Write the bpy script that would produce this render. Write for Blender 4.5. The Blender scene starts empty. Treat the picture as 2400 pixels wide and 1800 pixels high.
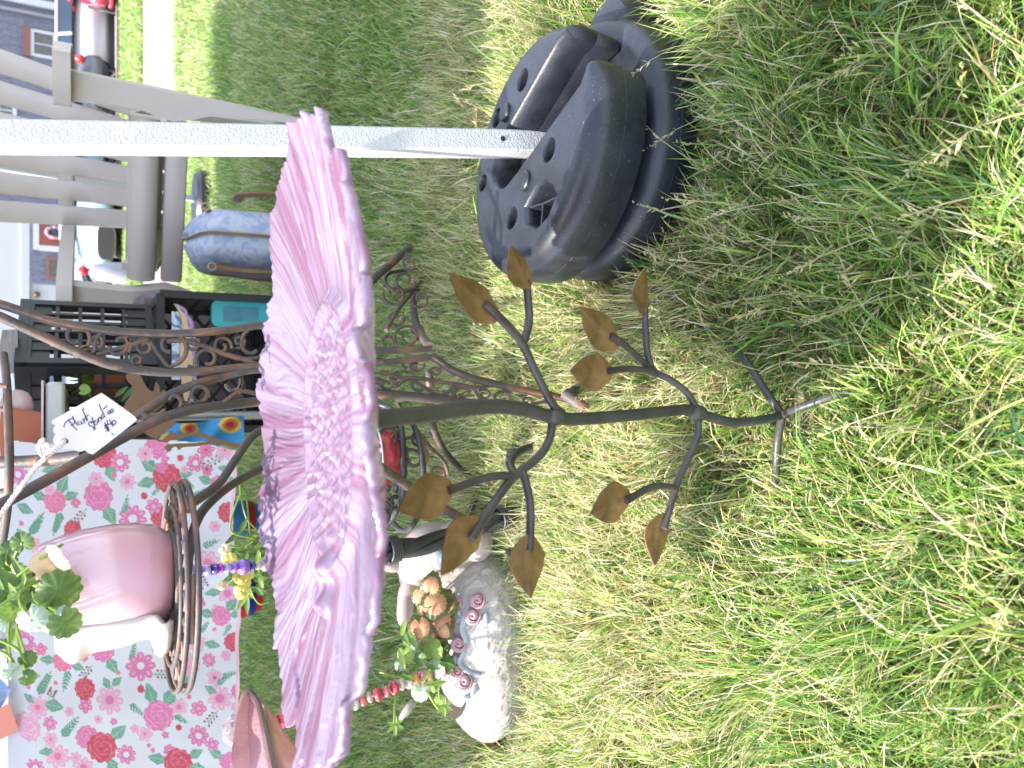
import bpy, math, random
import numpy as np
from mathutils import Vector, Matrix, noise
from mathutils.geometry import tessellate_polygon
R = math.radians
rnd = random.Random(7)
S = bpy.context.scene
C = S.collection

# ------------------------------------------------------------------ camera, sky, sun, exposure
TH = R(28.9); CAMZ = 0.70; FPX = 1813.0
cd = bpy.data.cameras.new('camera'); cam = bpy.data.objects.new('camera', cd); C.objects.link(cam)
cd.sensor_width = 36.0; cd.lens = 36.0*FPX/2400.0; cd.clip_start = 0.02; cd.clip_end = 400
ax_f = Vector((0, math.cos(TH), -math.sin(TH))); ax_u = Vector((0, math.sin(TH), math.cos(TH))); ax_r = Vector((1, 0, 0))
cx, cy, cz = -ax_u, ax_r, -ax_f            # the phone was held upright: the picture's left is the world's up
cam.matrix_world = Matrix(((cx.x, cy.x, cz.x, 0), (cx.y, cy.y, cz.y, 0), (cx.z, cy.z, cz.z, CAMZ), (0, 0, 0, 1)))
cd.dof.use_dof = True; cd.dof.focus_distance = 0.98; cd.dof.aperture_fstop = 8.5
S.camera = cam

sun_dir = Vector((-0.50, -0.03, 1.0)).normalized()      # towards the sun
elev = math.asin(sun_dir.z); azim = math.atan2(sun_dir.x, sun_dir.y)
W = bpy.data.worlds.new('World'); S.world = W; W.use_nodes = True
nt = W.node_tree; bg = nt.nodes['Background']
sky = nt.nodes.new('ShaderNodeTexSky'); sky.sky_type = 'NISHITA'; sky.sun_disc = False
sky.sun_elevation = elev; sky.sun_rotation = azim; sky.air_density = 1.0; sky.dust_density = 1.6; sky.ozone_density = 1.0
hs_ = nt.nodes.new('ShaderNodeHueSaturation'); hs_.inputs['Saturation'].default_value = 0.62   # thin summer haze
nt.links.new(sky.outputs[0], hs_.inputs['Color']); nt.links.new(hs_.outputs[0], bg.inputs[0]); bg.inputs[1].default_value = 0.15
sl = bpy.data.lights.new('sun', 'SUN'); so = bpy.data.objects.new('sun', sl); C.objects.link(so)
sl.energy = 3.1; sl.angle = R(0.53); sl.color = (1.0, 0.95, 0.87)
so.rotation_euler = sun_dir.to_track_quat('Z', 'Y').to_euler(); so.location = (-6, 1, 9)
S.view_settings.view_transform = 'Standard'; S.view_settings.look = 'None'
S.view_settings.exposure = 2.27; S.view_settings.gamma = 1.0; S.view_settings.use_curve_mapping = False
S.render.engine = 'CYCLES'
S.cycles.max_bounces = 8; S.cycles.transparent_max_bounces = 10; S.cycles.use_denoising = True

# ------------------------------------------------------------------ measuring from the photograph (2400 x 1800 pixels)
def ray(u, v): return ax_f*FPX + ax_r*(900.0-v) + ax_u*(1200.0-u)
def at(u, v, y):
    d = ray(u, v); return Vector((0, 0, CAMZ)) + d*(y/d.y)
def atz(u, v, z=0.0):
    d = ray(u, v); return Vector((0, 0, CAMZ)) + d*((z-CAMZ)/d.z)
def atp(u, v, p0, n):
    d = ray(u, v); o = Vector((0, 0, CAMZ)); return o + d*((p0-o).dot(n)/d.dot(n))

# ------------------------------------------------------------------ materials
def nodes(m): return m.node_tree.nodes, m.node_tree.links
def mat(name, col, rough=0.6, metal=0.0, var=0.12, vs=12.0, bump=0.0, bs=60.0, col2=None, coat=0.0, trans=0.0, sss=0.0, stretch=None, spec=0.5, detail=5.0):
    m = bpy.data.materials.new(name); m.use_nodes = True; N, L = nodes(m); b = N['Principled BSDF']
    b.inputs['Roughness'].default_value = rough; b.inputs['Metallic'].default_value = metal
    b.inputs['Coat Weight'].default_value = coat; b.inputs['Coat Roughness'].default_value = 0.08
    b.inputs['Transmission Weight'].default_value = trans; b.inputs['Specular IOR Level'].default_value = spec
    if sss: b.inputs['Subsurface Weight'].default_value = sss; b.inputs['Subsurface Scale'].default_value = 0.01
    tc = N.new('ShaderNodeTexCoord'); mp = N.new('ShaderNodeMapping'); L.new(tc.outputs['Object'], mp.inputs[0])
    if stretch: mp.inputs['Scale'].default_value = stretch
    nz = N.new('ShaderNodeTexNoise'); nz.inputs['Scale'].default_value = vs; nz.inputs['Detail'].default_value = detail; nz.inputs['Roughness'].default_value = 0.6
    L.new(mp.outputs[0], nz.inputs['Vector'])
    cr = N.new('ShaderNodeValToRGB'); cr.color_ramp.elements[0].position = 0.33; cr.color_ramp.elements[1].position = 0.67
    c = Vector(col); c2 = Vector(col2) if col2 else None
    cr.color_ramp.elements[0].color = (*(c*(1-var)), 1); cr.color_ramp.elements[1].color = (*((c2 if c2 else c*(1+var))), 1)
    L.new(nz.outputs[0], cr.inputs[0]); L.new(cr.outputs[0], b.inputs['Base Color'])
    if rough > 0.1:
        mr = N.new('ShaderNodeMapRange'); mr.inputs['To Min'].default_value = rough*0.8; mr.inputs['To Max'].default_value = min(1, rough*1.2)
        L.new(nz.outputs[0], mr.inputs[0]); L.new(mr.outputs[0], b.inputs['Roughness'])
    if bump:
        n2 = N.new('ShaderNodeTexNoise'); n2.inputs['Scale'].default_value = bs; n2.inputs['Detail'].default_value = 4
        L.new(mp.outputs[0], n2.inputs['Vector'])
        bp = N.new('ShaderNodeBump'); bp.inputs['Strength'].default_value = 1.0; bp.inputs['Distance'].default_value = bump
        L.new(n2.outputs[0], bp.inputs['Height']); L.new(bp.outputs[0], b.inputs['Normal'])
    return m
def attr_mat(name, rough=0.7, translucent=0.0, bump=0.0, bs=300, spec=0.4, coat=0.0):
    m = bpy.data.materials.new(name); m.use_nodes = True; N, L = nodes(m); b = N['Principled BSDF']
    a = N.new('ShaderNodeAttribute'); a.attribute_name = 'Col'
    L.new(a.outputs['Color'], b.inputs['Base Color']); b.inputs['Roughness'].default_value = rough
    b.inputs['Specular IOR Level'].default_value = spec; b.inputs['Coat Weight'].default_value = coat
    if bump:
        tc = N.new('ShaderNodeTexCoord'); n2 = N.new('ShaderNodeTexNoise'); n2.inputs['Scale'].default_value = bs
        L.new(tc.outputs['Object'], n2.inputs['Vector'])
        bp = N.new('ShaderNodeBump'); bp.inputs['Distance'].default_value = bump; L.new(n2.outputs[0], bp.inputs['Height']); L.new(bp.outputs[0], b.inputs['Normal'])
    if translucent:
        t = N.new('ShaderNodeBsdfTranslucent'); mx = N.new('ShaderNodeMixShader'); mx.inputs[0].default_value = translucent
        L.new(a.outputs['Color'], t.inputs[0]); L.new(b.outputs[0], mx.inputs[1]); L.new(t.outputs[0], mx.inputs[2])
        L.new(mx.outputs[0], N['Material Output'].inputs[0])
    return m
def leafmat(name, c1, c2, trans=0.35, vs=40, rough=0.45):
    m = mat(name, c1, rough, var=0.05, vs=vs, col2=c2, bump=0.0006, bs=120); N, L = nodes(m)
    t = N.new('ShaderNodeBsdfTranslucent'); mx = N.new('ShaderNodeMixShader'); mx.inputs[0].default_value = trans
    src = N['Principled BSDF'].inputs['Base Color'].links[0].from_socket
    L.new(src, t.inputs[0]); L.new(N['Principled BSDF'].outputs[0], mx.inputs[1]); L.new(t.outputs[0], mx.inputs[2])
    L.new(mx.outputs[0], N['Material Output'].inputs[0]); return m

# ------------------------------------------------------------------ mesh helpers
def cr_pts(pts, n=6, closed=False):
    P = [Vector(p) for p in pts]; out = []; k = len(P)
    rng = range(k if closed else k-1)
    for i in rng:
        if closed: a, b, c, d = P[(i-1) % k], P[i], P[(i+1) % k], P[(i+2) % k]
        else: a, b, c, d = P[max(i-1, 0)], P[i], P[i+1], P[min(i+2, k-1)]
        for j in range(n):
            t = j/n
            out.append(0.5*((2*b) + (c-a)*t + (2*a-5*b+4*c-d)*t*t + (3*b-a-3*c+d)*t**3))
    if not closed: out.append(P[-1])
    return out
WORLD = {}
class MB:
    def __init__(s): s.v = []; s.f = []; s.m = []; s.c = None
    def add(s, vs, fs, m=0):
        o = len(s.v); s.v += [tuple(v) for v in vs]; s.f += [tuple(i+o for i in f) for f in fs]; s.m += [m]*len(fs)
    def tube(s, pts, r, seg=8, m=0, closed=False, flat=None, cap=True):
        P = [Vector(p) for p in pts]; k = len(P)
        rr = r if isinstance(r, (list, tuple)) else [r]*k
        if len(rr) != k: rr = [rr[min(int(i/(k-1)*(len(rr)-1)), len(rr)-2)]*(1-(i/(k-1)*(len(rr)-1)-min(int(i/(k-1)*(len(rr)-1)), len(rr)-2))) + rr[min(int(i/(k-1)*(len(rr)-1)), len(rr)-2)+1]*(i/(k-1)*(len(rr)-1)-min(int(i/(k-1)*(len(rr)-1)), len(rr)-2)) for i in range(k)]
        T = []
        for i in range(k):
            if closed: t = P[(i+1) % k]-P[(i-1) % k]
            else: t = P[min(i+1, k-1)]-P[max(i-1, 0)]
            T.append(t.normalized() if t.length > 1e-9 else Vector((0, 0, 1)))
        up = Vector((0, 0, 1)) if abs(T[0].z) < 0.9 else Vector((0, 1, 0))
        nrm = (up - T[0]*up.dot(T[0])).normalized(); V = []; F = []
        for i in range(k):
            nrm = (nrm - T[i]*nrm.dot(T[i]))
            nrm = nrm.normalized() if nrm.length > 1e-6 else T[i].orthogonal().normalized()
            bn = T[i].cross(nrm)
            for j in range(seg):
                a = 2*math.pi*(j+0.5)/seg
                V.append(P[i] + nrm*(rr[i]*math.cos(a)) + bn*(rr[i]*math.sin(a)*(flat or 1)))
        for i in range(k if closed else k-1):
            i2 = (i+1) % k
            for j in range(seg):
                j2 = (j+1) % seg; F.append((i*seg+j, i*seg+j2, i2*seg+j2, i2*seg+j))
        if cap and not closed: F += [tuple(range(seg-1, -1, -1)), tuple((k-1)*seg+j for j in range(seg))]
        s.add(V, F, m)
    def box(s, c, size, rot=None, m=0, bev=0.0):
        c = Vector(c); hx, hy, hz = [q/2 for q in size]
        if bev <= 0:
            V = [Vector((x*hx, y*hy, z*hz)) for z in (-1, 1) for y in (-1, 1) for x in (-1, 1)]
            F = [(0, 2, 3, 1), (4, 5, 7, 6), (0, 1, 5, 4), (2, 6, 7, 3), (0, 4, 6, 2), (1, 3, 7, 5)]
        else:
            b = min(bev, hx*.99, hy*.99, hz*.99); bm = {}; V = []; F = []
            for sx in (-1, 1):
                for sy in (-1, 1):
                    for sz in (-1, 1):
                        for ax in range(3):
                            q = [sx*(hx-b), sy*(hy-b), sz*(hz-b)]; q[ax] = (sx*hx, sy*hy, sz*hz)[ax]
                            bm[(sx, sy, sz, ax)] = len(V); V.append(Vector(q))
            for ax in range(3):
                o = [a for a in range(3) if a != ax]
                for sg in (-1, 1):
                    loop = []
                    for (p, q) in ((-1, -1), (1, -1), (1, 1), (-1, 1)):
                        k = [0, 0, 0]; k[ax] = sg; k[o[0]] = p; k[o[1]] = q; loop.append(bm[(*k, ax)])
                    F.append(tuple(loop if (sg > 0) == (ax != 1) else loop[::-1]))
                    # edges of this axis direction
                for p in (-1, 1):
                    for q in (-1, 1):
                        k1 = [0, 0, 0]; k1[ax] = -1; k1[o[0]] = p; k1[o[1]] = q; k2 = list(k1); k2[ax] = 1
                        lp = (bm[(*k1, o[0])], bm[(*k2, o[0])], bm[(*k2, o[1])], bm[(*k1, o[1])])
                        fl = (p*q > 0) == (ax != 1)
                        F.append(lp[::-1] if fl else lp)
            for sx in (-1, 1):
                for sy in (-1, 1):
                    for sz in (-1, 1):
                        t = (bm[(sx, sy, sz, 0)], bm[(sx, sy, sz, 1)], bm[(sx, sy, sz, 2)])
                        F.append(t if sx*sy*sz > 0 else t[::-1])
        if rot is not None: V = [rot @ v for v in V]
        s.add([v+c for v in V], F, m)
    def bar(s, a, b, w, h, m=0, up=(0, 0, 1), bev=0.0):
        a = Vector(a); b = Vector(b); d = b-a; L = d.length; d.normalize(); up = Vector(up)
        y = up.cross(d)
        y = y.normalized() if y.length > 1e-5 else d.orthogonal().normalized()
        z = d.cross(y); M = Matrix((d, y, z)).transposed()
        s.box((a+b)/2, (L, w, h), M, m, bev)
    def lathe(s, prof, c=(0, 0, 0), seg=32, m=0, rot=None, wob=None):
        c = Vector(c); V = []; F = []; n = len(prof)
        for i, (r, z) in enumerate(prof):
            for j in range(seg):
                a = 2*math.pi*j/seg; rr = r*(wob(a, z) if wob else 1)
                p = Vector((rr*math.cos(a), rr*math.sin(a), z))
                V.append((rot @ p if rot else p)+c)
        for i in range(n-1):
            for j in range(seg):
                j2 = (j+1) % seg; F.append((i*seg+j, i*seg+j2, (i+1)*seg+j2, (i+1)*seg+j))
        if prof[0][0] > 1e-5: F.append(tuple(range(seg-1, -1, -1)))
        if prof[-1][0] > 1e-5: F.append(tuple((n-1)*seg+j for j in range(seg)))
        s.add(V, F, m)
    def ball(s, c, r, seg=12, ring=8, m=0, sc=(1, 1, 1), rot=None):
        c = Vector(c); V = []; F = []
        for i in range(ring+1):
            t = math.pi*i/ring
            for j in range(seg):
                a = 2*math.pi*j/seg
                p = Vector((r*sc[0]*math.sin(t)*math.cos(a), r*sc[1]*math.sin(t)*math.sin(a), r*sc[2]*math.cos(t)))
                V.append((rot @ p if rot else p)+c)
        for i in range(ring):
            for j in range(seg):
                j2 = (j+1) % seg; F.append((i*seg+j, (i+1)*seg+j, (i+1)*seg+j2, i*seg+j2))
        s.add(V, F, m)
    def plate(s, outline, o, ex, ey, th, m=0, holes=()):
        """flat shape with thickness: 2-D outline in the plane (o, ex, ey)"""
        o = Vector(o); ex = Vector(ex); ey = Vector(ey); n = ex.cross(ey).normalized()*th
        loops = [list(outline)]+[list(h) for h in holes]
        flat = [p for l in loops for p in l]
        tri = tessellate_polygon([[Vector((p[0], p[1], 0)) for p in l] for l in loops])
        V = [o+ex*p[0]+ey*p[1] for p in flat]; k = len(V); V2 = [v+n for v in V]; F = []
        for t in tri:
            F.append(tuple(t)); F.append(tuple(i+k for i in reversed(t)))
        b = 0
        for l in loops:
            q = len(l)
            for i in range(q): F.append((b+i, b+(i+1) % q, b+(i+1) % q+k, b+i+k))
            b += q
        s.add(V+V2, F, m)
    def build(s, name, mats, parent=None, smooth=True, ang=38, colors=None, recalc=False):
        if not isinstance(mats, (list, tuple)): mats = [mats]
        V = np.array(s.v, dtype=np.float64); lo = V.min(0); hi = V.max(0); c = (lo+hi)/2
        if parent is None: c[2] = lo[2]
        me = bpy.data.meshes.new(name); me.from_pydata((V-c).tolist(), [], s.f)
        for mm in mats: me.materials.append(mm)
        if len(mats) > 1: me.polygons.foreach_set('material_index', s.m)
        if colors is not None:
            ca = me.color_attributes.new('Col', 'FLOAT_COLOR', 'POINT')
            ca.data.foreach_set('color', np.asarray(colors, dtype=np.float32).ravel())
        if recalc:
            import bmesh
            bm = bmesh.new(); bm.from_mesh(me); bmesh.ops.recalc_face_normals(bm, faces=bm.faces); bm.to_mesh(me); bm.free()
        if smooth:
            me.polygons.foreach_set('use_smooth', [True]*len(me.polygons)); me.set_sharp_from_angle(angle=R(ang))
        me.update(); o = bpy.data.objects.new(name, me); C.objects.link(o)
        WORLD[o.name] = Vector(c)
        if parent is not None:
            o.parent = parent; o.location = Vector(c)-WORLD[parent.name]
        else: o.location = Vector(c)
        return o
def tag(o, label=None, cat=None, group=None, kind=None):
    if label: o['label'] = label
    if cat: o['category'] = cat
    if group: o['group'] = group
    if kind: o['kind'] = kind
    return o
def thing(name, label, cat, loc=(0, 0, 0), group=None):
    o = bpy.data.objects.new(name, None); C.objects.link(o); o.location = loc; o.empty_display_size = 0.05
    WORLD[o.name] = Vector(loc); return tag(o, label, cat, group)
def piece(name, mats, fn, parent=None, **k):
    b = MB(); fn(b); return b.build(name, mats, parent, **k)
def rotm(rx=0, ry=0, rz=0): return (Matrix.Rotation(R(rz), 3, 'Z') @ Matrix.Rotation(R(ry), 3, 'Y') @ Matrix.Rotation(R(rx), 3, 'X'))
def spiral(c, ex, ey, r0, r1, a0, turns, n=26):
    c = Vector(c); out = []
    for i in range(n+1):
        t = i/n; a = R(a0)+t*turns*2*math.pi; r = r0+(r1-r0)*t
        out.append(c+Vector(ex)*(r*math.cos(a))+Vector(ey)*(r*math.sin(a)))
    return out
def copy_tree(o, parent=None):
    c = o.copy(); C.objects.link(c); c.parent = parent
    for ch in list(o.children): copy_tree(ch, c)
    return c
# ------------------------------------------------------------------ ground, path, road
M_soil = mat('thatch', (0.07, 0.085, 0.03), 0.95, var=0.4, vs=70, col2=(0.17, 0.15, 0.07), bump=0.006, bs=150)
M_path = mat('concrete', (0.20, 0.145, 0.128), 0.9, var=0.08, vs=3.0, bump=0.002, bs=140)
M_road = mat('pale_asphalt', (0.24, 0.23, 0.23), 0.9, var=0.08, vs=4, bump=0.002, bs=90)
piece('ground', M_soil, lambda b: b.add([(-150, -30, 0), (150, -30, 0), (150, 250, 0), (-150, 250, 0)], [(0, 1, 2, 3)]), smooth=False)
tag(bpy.data.objects['ground'], kind='structure')
g = MB()
for i in range(-10, 12):
    x0 = i*1.9; g.box((x0+0.95, 9.3, -0.03), (1.885, 4.5, 0.09), bev=0.008)
tag(g.build('sidewalk', M_path, smooth=False), kind='structure')
tag(piece('road', M_road, lambda b: b.box((0, 22.9, -0.04), (160, 8.6, 0.088)), smooth=False), kind='structure')
k = MB()
for i in range(-14, 14): k.box((i*3.0+1.5, 18.52, 0.03), (2.985, 0.15, 0.19), bev=0.015)
tag(k.build('kerb', M_path, smooth=False), kind='structure')

# ------------------------------------------------------------------ grass: single blades, coloured one by one
def vnoise(x, y, s, seed):
    rs = np.random.RandomState(seed); T = rs.rand(64, 64)
    gx = x*s+1000; gy = y*s+1000; ix = np.floor(gx).astype(int); iy = np.floor(gy).astype(int); fx = gx-ix; fy = gy-iy
    fx = fx*fx*(3-2*fx); fy = fy*fy*(3-2*fy); ix %= 64; iy %= 64; jx = (ix+1) % 64; jy = (iy+1) % 64
    return (T[ix, iy]*(1-fx)+T[jx, iy]*fx)*(1-fy)+(T[ix, jy]*(1-fx)+T[jx, jy]*fx)*fy
PAL = np.array([(0.085, 0.180, 0.026), (0.155, 0.275, 0.042), (0.24, 0.355, 0.066), (0.38, 0.46, 0.12), (0.06, 0.150, 0.055), (0.50, 0.46, 0.24), (0.66, 0.57, 0.38), (0.40, 0.26, 0.13)])
def blades(x, y, length, width, rs, lean=(0.45, 1.25), straw=0.14, z0=0.0):
    n = len(x); seg = 3
    flow = vnoise(x, y, 4.5, 5)*6.5 + vnoise(x, y, 22, 9)*6.0
    az = flow + rs.normal(0, 1.0, n); ln = rs.uniform(lean[0], lean[1], n)
    # angle from vertical grows along the blade
    dx = np.cos(az); dy = np.sin(az); px = x.copy(); py = y.copy(); pz = np.full(n, z0-0.004)
    wa = az+np.pi/2+rs.normal(0, 0.6, n); wx = np.cos(wa); wy = np.sin(wa)
    V = np.zeros((n, 2*seg+1, 3)); th = ln*0.35
    tw = rs.normal(0, .35, n)
    for i in range(seg):
        w = width*(1.0, 0.92, 0.62)[i]*0.5
        V[:, 2*i, 0] = px-wx*w; V[:, 2*i, 1] = py-wy*w; V[:, 2*i, 2] = pz-tw*w
        V[:, 2*i+1, 0] = px+wx*w; V[:, 2*i+1, 1] = py+wy*w; V[:, 2*i+1, 2] = pz+tw*w
        st = length/seg; px = px+dx*np.sin(th)*st; py = py+dy*np.sin(th)*st; pz = pz+np.cos(th)*st
        th = np.minimum(th+ln*0.42, 1.75)
    V[:, 2*seg, 0] = px; V[:, 2*seg, 1] = py; V[:, 2*seg, 2] = np.maximum(pz, 0.002)
    base = np.array([[0, 1, 3, 2], [2, 3, 5, 4]]); tri = np.array([[4, 5, 6]])
    patch = vnoise(x, y, 2.2, 21)
    dry = (rs.rand(n) < straw*(0.35+1.5*patch))
    ci = rs.choice(5, n, p=[.26, .28, .22, .12, .12]); ci = np.where(dry, 5+rs.choice(3, n, p=[.45, .45, .10]), ci)
    col = np.minimum(PAL[ci]*rs.uniform(0.92, 1.45, (n, 1))+0.012, 0.75)
    return V, col
def grass_object(name, sets, material):
    Vs = []; Cs = []; n = 0
    for V, col in sets: Vs.append(V); Cs.append(col)
    V = np.concatenate(Vs); col = np.concatenate(Cs); n = len(V); k = V.shape[1]
    off = (np.arange(n)*k)[:, None]
    q1 = off+np.array([[0, 1, 3, 2]]); q2 = off+np.array([[2, 3, 5, 4]]); t = off+np.array([[4, 5, 6]])
    loops = np.concatenate([q1.ravel(), q2.ravel(), t.ravel()]).astype(np.int32)
    tot = np.concatenate([np.full(2*n, 4), np.full(n, 3)]); st = np.concatenate([[0], np.cumsum(tot)[:-1]]).astype(np.int32)
    me = bpy.data.meshes.new(name); me.vertices.add(n*k); me.vertices.foreach_set('co', V.reshape(-1).astype(np.float32))
    me.loops.add(len(loops)); me.loops.foreach_set('vertex_index', loops); me.polygons.add(len(tot)); me.polygons.foreach_set('loop_start', st)
    me.update(calc_edges=True)
    ca = me.color_attributes.new('Col', 'FLOAT_COLOR', 'POINT')
    # root darker straw sheath, tip lighter: the blade's own colour along its length
    cc = np.ones((n, k, 4), dtype=np.float32); cc[:, :, :3] = col[:, None, :]
    cc[:, :2, :3] = cc[:, :2, :3]*0.5+np.array([0.16, 0.14, 0.06])*0.5
    ca.data.foreach_set('color', cc.ravel())
    me.polygons.foreach_set('use_smooth', np.ones(len(tot), dtype=bool))
    me.materials.append(material); o = bpy.data.objects.new(name, me); C.objects.link(o); return o
M_grass = attr_mat('grass_blade', 0.40, 0.48, spec=0.55)
def scatter(y0, y1, dens, power, ref, rs, margin=0.25):
    xs = []; ys = []
    st = (y1-y0)/40
    for i in range(40):
        a = y0+i*st; b = a+st; m = (a+b)/2
        hw = (900/FPX)*(0.875*b+0.34)+margin
        d = dens*(ref/max(m, ref))**power; n = int(d*(b-a)*2*hw)
        xs.append(rs.uniform(-hw, hw, n)); ys.append(rs.uniform(a, b, n))
    return np.concatenate(xs), np.concatenate(ys)
# places where something heavy presses the lawn flat: (x, y, radius)
PRESS = [(0.345, 0.93, 0.208), (-0.03, 0.585, 0.03), (-0.48, 1.26, 0.13), (-0.40, 1.26, 0.12), (-0.56, 1.26, 0.12), (0.20, 2.3, 0.2)]
def keep(x, y, extra=0):
    k = np.ones(len(x), bool)
    for (a, b, r) in PRESS: k &= ((x-a)**2+(y-b)**2) > ((r+extra)*(1+0.10*np.sin(x*260+y*170)*np.sin(y*310)))**2
    return k
rs = np.random.RandomState(11); sets = []
x, y = scatter(0.10, 1.6, 46000, 0, 1.0, rs); kk = keep(x, y); x = x[kk]; y = y[kk]
L = (0.040+0.04*vnoise(x, y, 3, 2)+0.025*vnoise(x, y, 12, 3))*rs.uniform(0.55, 1.3, len(x))
sets.append(blades(x, y, L, rs.uniform(0.0014, 0.0030, len(x)), rs, (0.15, 1.35), 0.36))
x, y = scatter(1.6, 7.15, 36000, 1.55, 1.6, rs); kk = keep(x, y); x = x[kk]; y = y[kk]
L = (0.040+0.05*vnoise(x, y, 3, 2))*rs.uniform(0.55, 1.25, len(x))
sets.append(blades(x, y, L, rs.uniform(0.0020, 0.0036, len(x))*(1+0.22*(y-1.6)), rs, (0.2, 1.3), 0.20))
# broad fresh blades standing out here and there
x, y = scatter(0.12, 2.2, 520, 0.8, 1.0, rs); kk = keep(x, y, .02); x = x[kk]; y = y[kk]
sets.append(blades(x, y, rs.uniform(0.08, 0.14, len(x)), rs.uniform(0.0030, 0.0045, len(x)), rs, (0.2, 1.2), 0.10))
x, y = scatter(11.6, 18.4, 900, 0, 1.0, rs, 1.0)
sets.append(blades(x, y, rs.uniform(0.06, 0.13, len(x)), rs.uniform(0.012, 0.026, len(x)), rs, (0.4, 1.3), 0.12))
x = rs.uniform(-16, 18, 9000); y = rs.uniform(27.3, 29.8, 9000)
sets.append(blades(x, y, rs.uniform(0.10, 0.2, 9000), rs.uniform(0.03, 0.05, 9000), rs, (0.4, 1.3), 0.1))
tag(grass_object('grass', sets, M_grass), kind='stuff')
# seed heads on thin stalks
def seeds():
    rs = np.random.RandomState(4); V = []; F = []; Cc = []
    x, y = scatter(0.3, 3.6, 420, 0.9, 1.0, rs); kk = keep(x, y, .01); x = x[kk]; y = y[kk]
    for i in range(len(x)):
        a = vnoise(x[i:i+1], y[i:i+1], 4.5, 5)[0]*6.5+rs.normal(0, .9); h = rs.uniform(.07, .15); ln = rs.uniform(.3, 1.1)
        c0 = np.array([(.42, .40, .20), (.55, .47, .27), (.33, .36, .13)][rs.randint(3)])*rs.uniform(.8, 1.15)
        P = [np.array((x[i], y[i], 0.0))]
        for s_ in range(4):
            th = ln*(.3+.35*s_); P.append(P[-1]+np.array((math.cos(a)*math.sin(th), math.sin(a)*math.sin(th), math.cos(th)))*h/4)
        w = np.array((-math.sin(a), math.cos(a), 0))*0.0006; o = len(V)
        for p in P: V += [p-w, p+w]; Cc += [c0*.8]*2
        for s_ in range(4): F.append((o+2*s_, o+2*s_+1, o+2*s_+3, o+2*s_+2))
        top = P[-1]; dr = (P[-1]-P[-3]); dr /= np.linalg.norm(dr); nh = rs.randint(9, 20)
        for q in range(nh):
            t = q/nh; c = P[-2]*(1-t)+top*t+dr*t*.012; d2 = rs.normal(0, 1, 3); d2 = d2/np.linalg.norm(d2)*.9+dr*.9; d2 /= np.linalg.norm(d2)
            l = rs.uniform(.004, .010)*(1.25-t); s3 = np.cross(d2, rs.normal(0, 1, 3)); s3 /= np.linalg.norm(s3); s3 *= .0011
            e = c+d2*l*.55; o = len(V); V += [c, e-s3, c+d2*l*1.25, e+s3]; Cc += [c0*.8, c0*1.1, c0*1.2, c0]; F.append((o, o+1, o+2, o+3))
    b = MB(); b.v = [tuple(v) for v in V]; b.f = F; b.m = [0]*len(F)
    return b.build('grass_seed_heads', M_grass, None, smooth=False, colors=np.hstack([np.array(Cc), np.ones((len(Cc), 1))]))
tag(seeds(), kind='stuff')
# ------------------------------------------------------------------ canopy
M_white = mat('white_powder_coat', (0.44, 0.44, 0.46), 0.42, var=0.05, vs=25, bump=0.0016, bs=330)
M_fabric = mat('canopy_fabric', (0.62, 0.62, 0.64), 0.9, var=0.04, vs=8)
M_hole = mat('hole_dark', (0.01, 0.01, 0.011), 0.9)
cb = atz(1425, 341, 0.0); ct = at(0, 321, 1.07); cdir = (ct-cb).normalized()
can = thing('canopy', 'pop-up canopy on a textured white square leg, the leg standing in the black plastic weights', 'canopy', cb)
leg_rot = R(7)
def can_leg(base, top, w, name='leg'):
    d = (top-base).normalized(); L = (top-base).length
    z = d; x = Vector((math.cos(leg_rot), math.sin(leg_rot), 0)); x = (x-z*x.dot(z)).normalized(); y = z.cross(x)
    M = Matrix((x, y, z)).transposed(); b = MB(); b.box((0, 0, 0), (w, w, L), None, 0, 0.0025)
    b.v = [tuple((M @ Vector(v))+(base+top)/2) for v in b.v]
    return b.build(name, M_white, can, ang=20), M
top1 = cb+cdir*(2.02/cdir.z)
lg, legM = can_leg(cb, top1, 0.0325)
for (u, v) in ((1179, 325), (1293, 327), (1064, 323)):
    fc = cb - legM.col[1]*0.0166
    p = atp(u, v, fc, legM.col[1])
    if u > 1100: piece('hole', M_hole, lambda b: b.lathe([(0.0038, 0), (0.0038, 0.0006), (0, 0.0006)], p, 16, 0, Matrix((legM.col[0], legM.col[2], -legM.col[1])).transposed()), lg)
RX0, RX1, RY0, RY1, EZ, PZ = -3.25, 0.62, 1.24, 4.80, 2.05, 2.75
can_leg(Vector((-3.2, 1.27, 0)), Vector((-3.2, 1.27, 2.05)), 0.0355)
fl = atz(492, 473, 0)
can_leg(fl, Vector((1.18, 4.78, 2.05)), 0.034)
can_leg(Vector((-3.2, 4.77, 0)), Vector((-3.2, 4.77, 2.05)), 0.0355)
rb = MB(); cxm, cym = (RX0+RX1)/2, (RY0+RY1)/2
P4 = [(RX0, RY0, EZ), (0.50, RY0, EZ), (1.22, RY1, EZ), (RX0, RY1, EZ)]
rb.add(P4+[(cxm, cym, PZ)], [(0, 1, 4), (1, 2, 4), (2, 3, 4), (3, 0, 4)])
rb.add(P4+[(p[0], p[1], EZ-0.22) for p in P4], [(0, 1, 5, 4), (1, 2, 6, 5), (2, 3, 7, 6), (3, 0, 4, 7)])
rb.build('roof', M_fabric, can, smooth=False)

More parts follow.
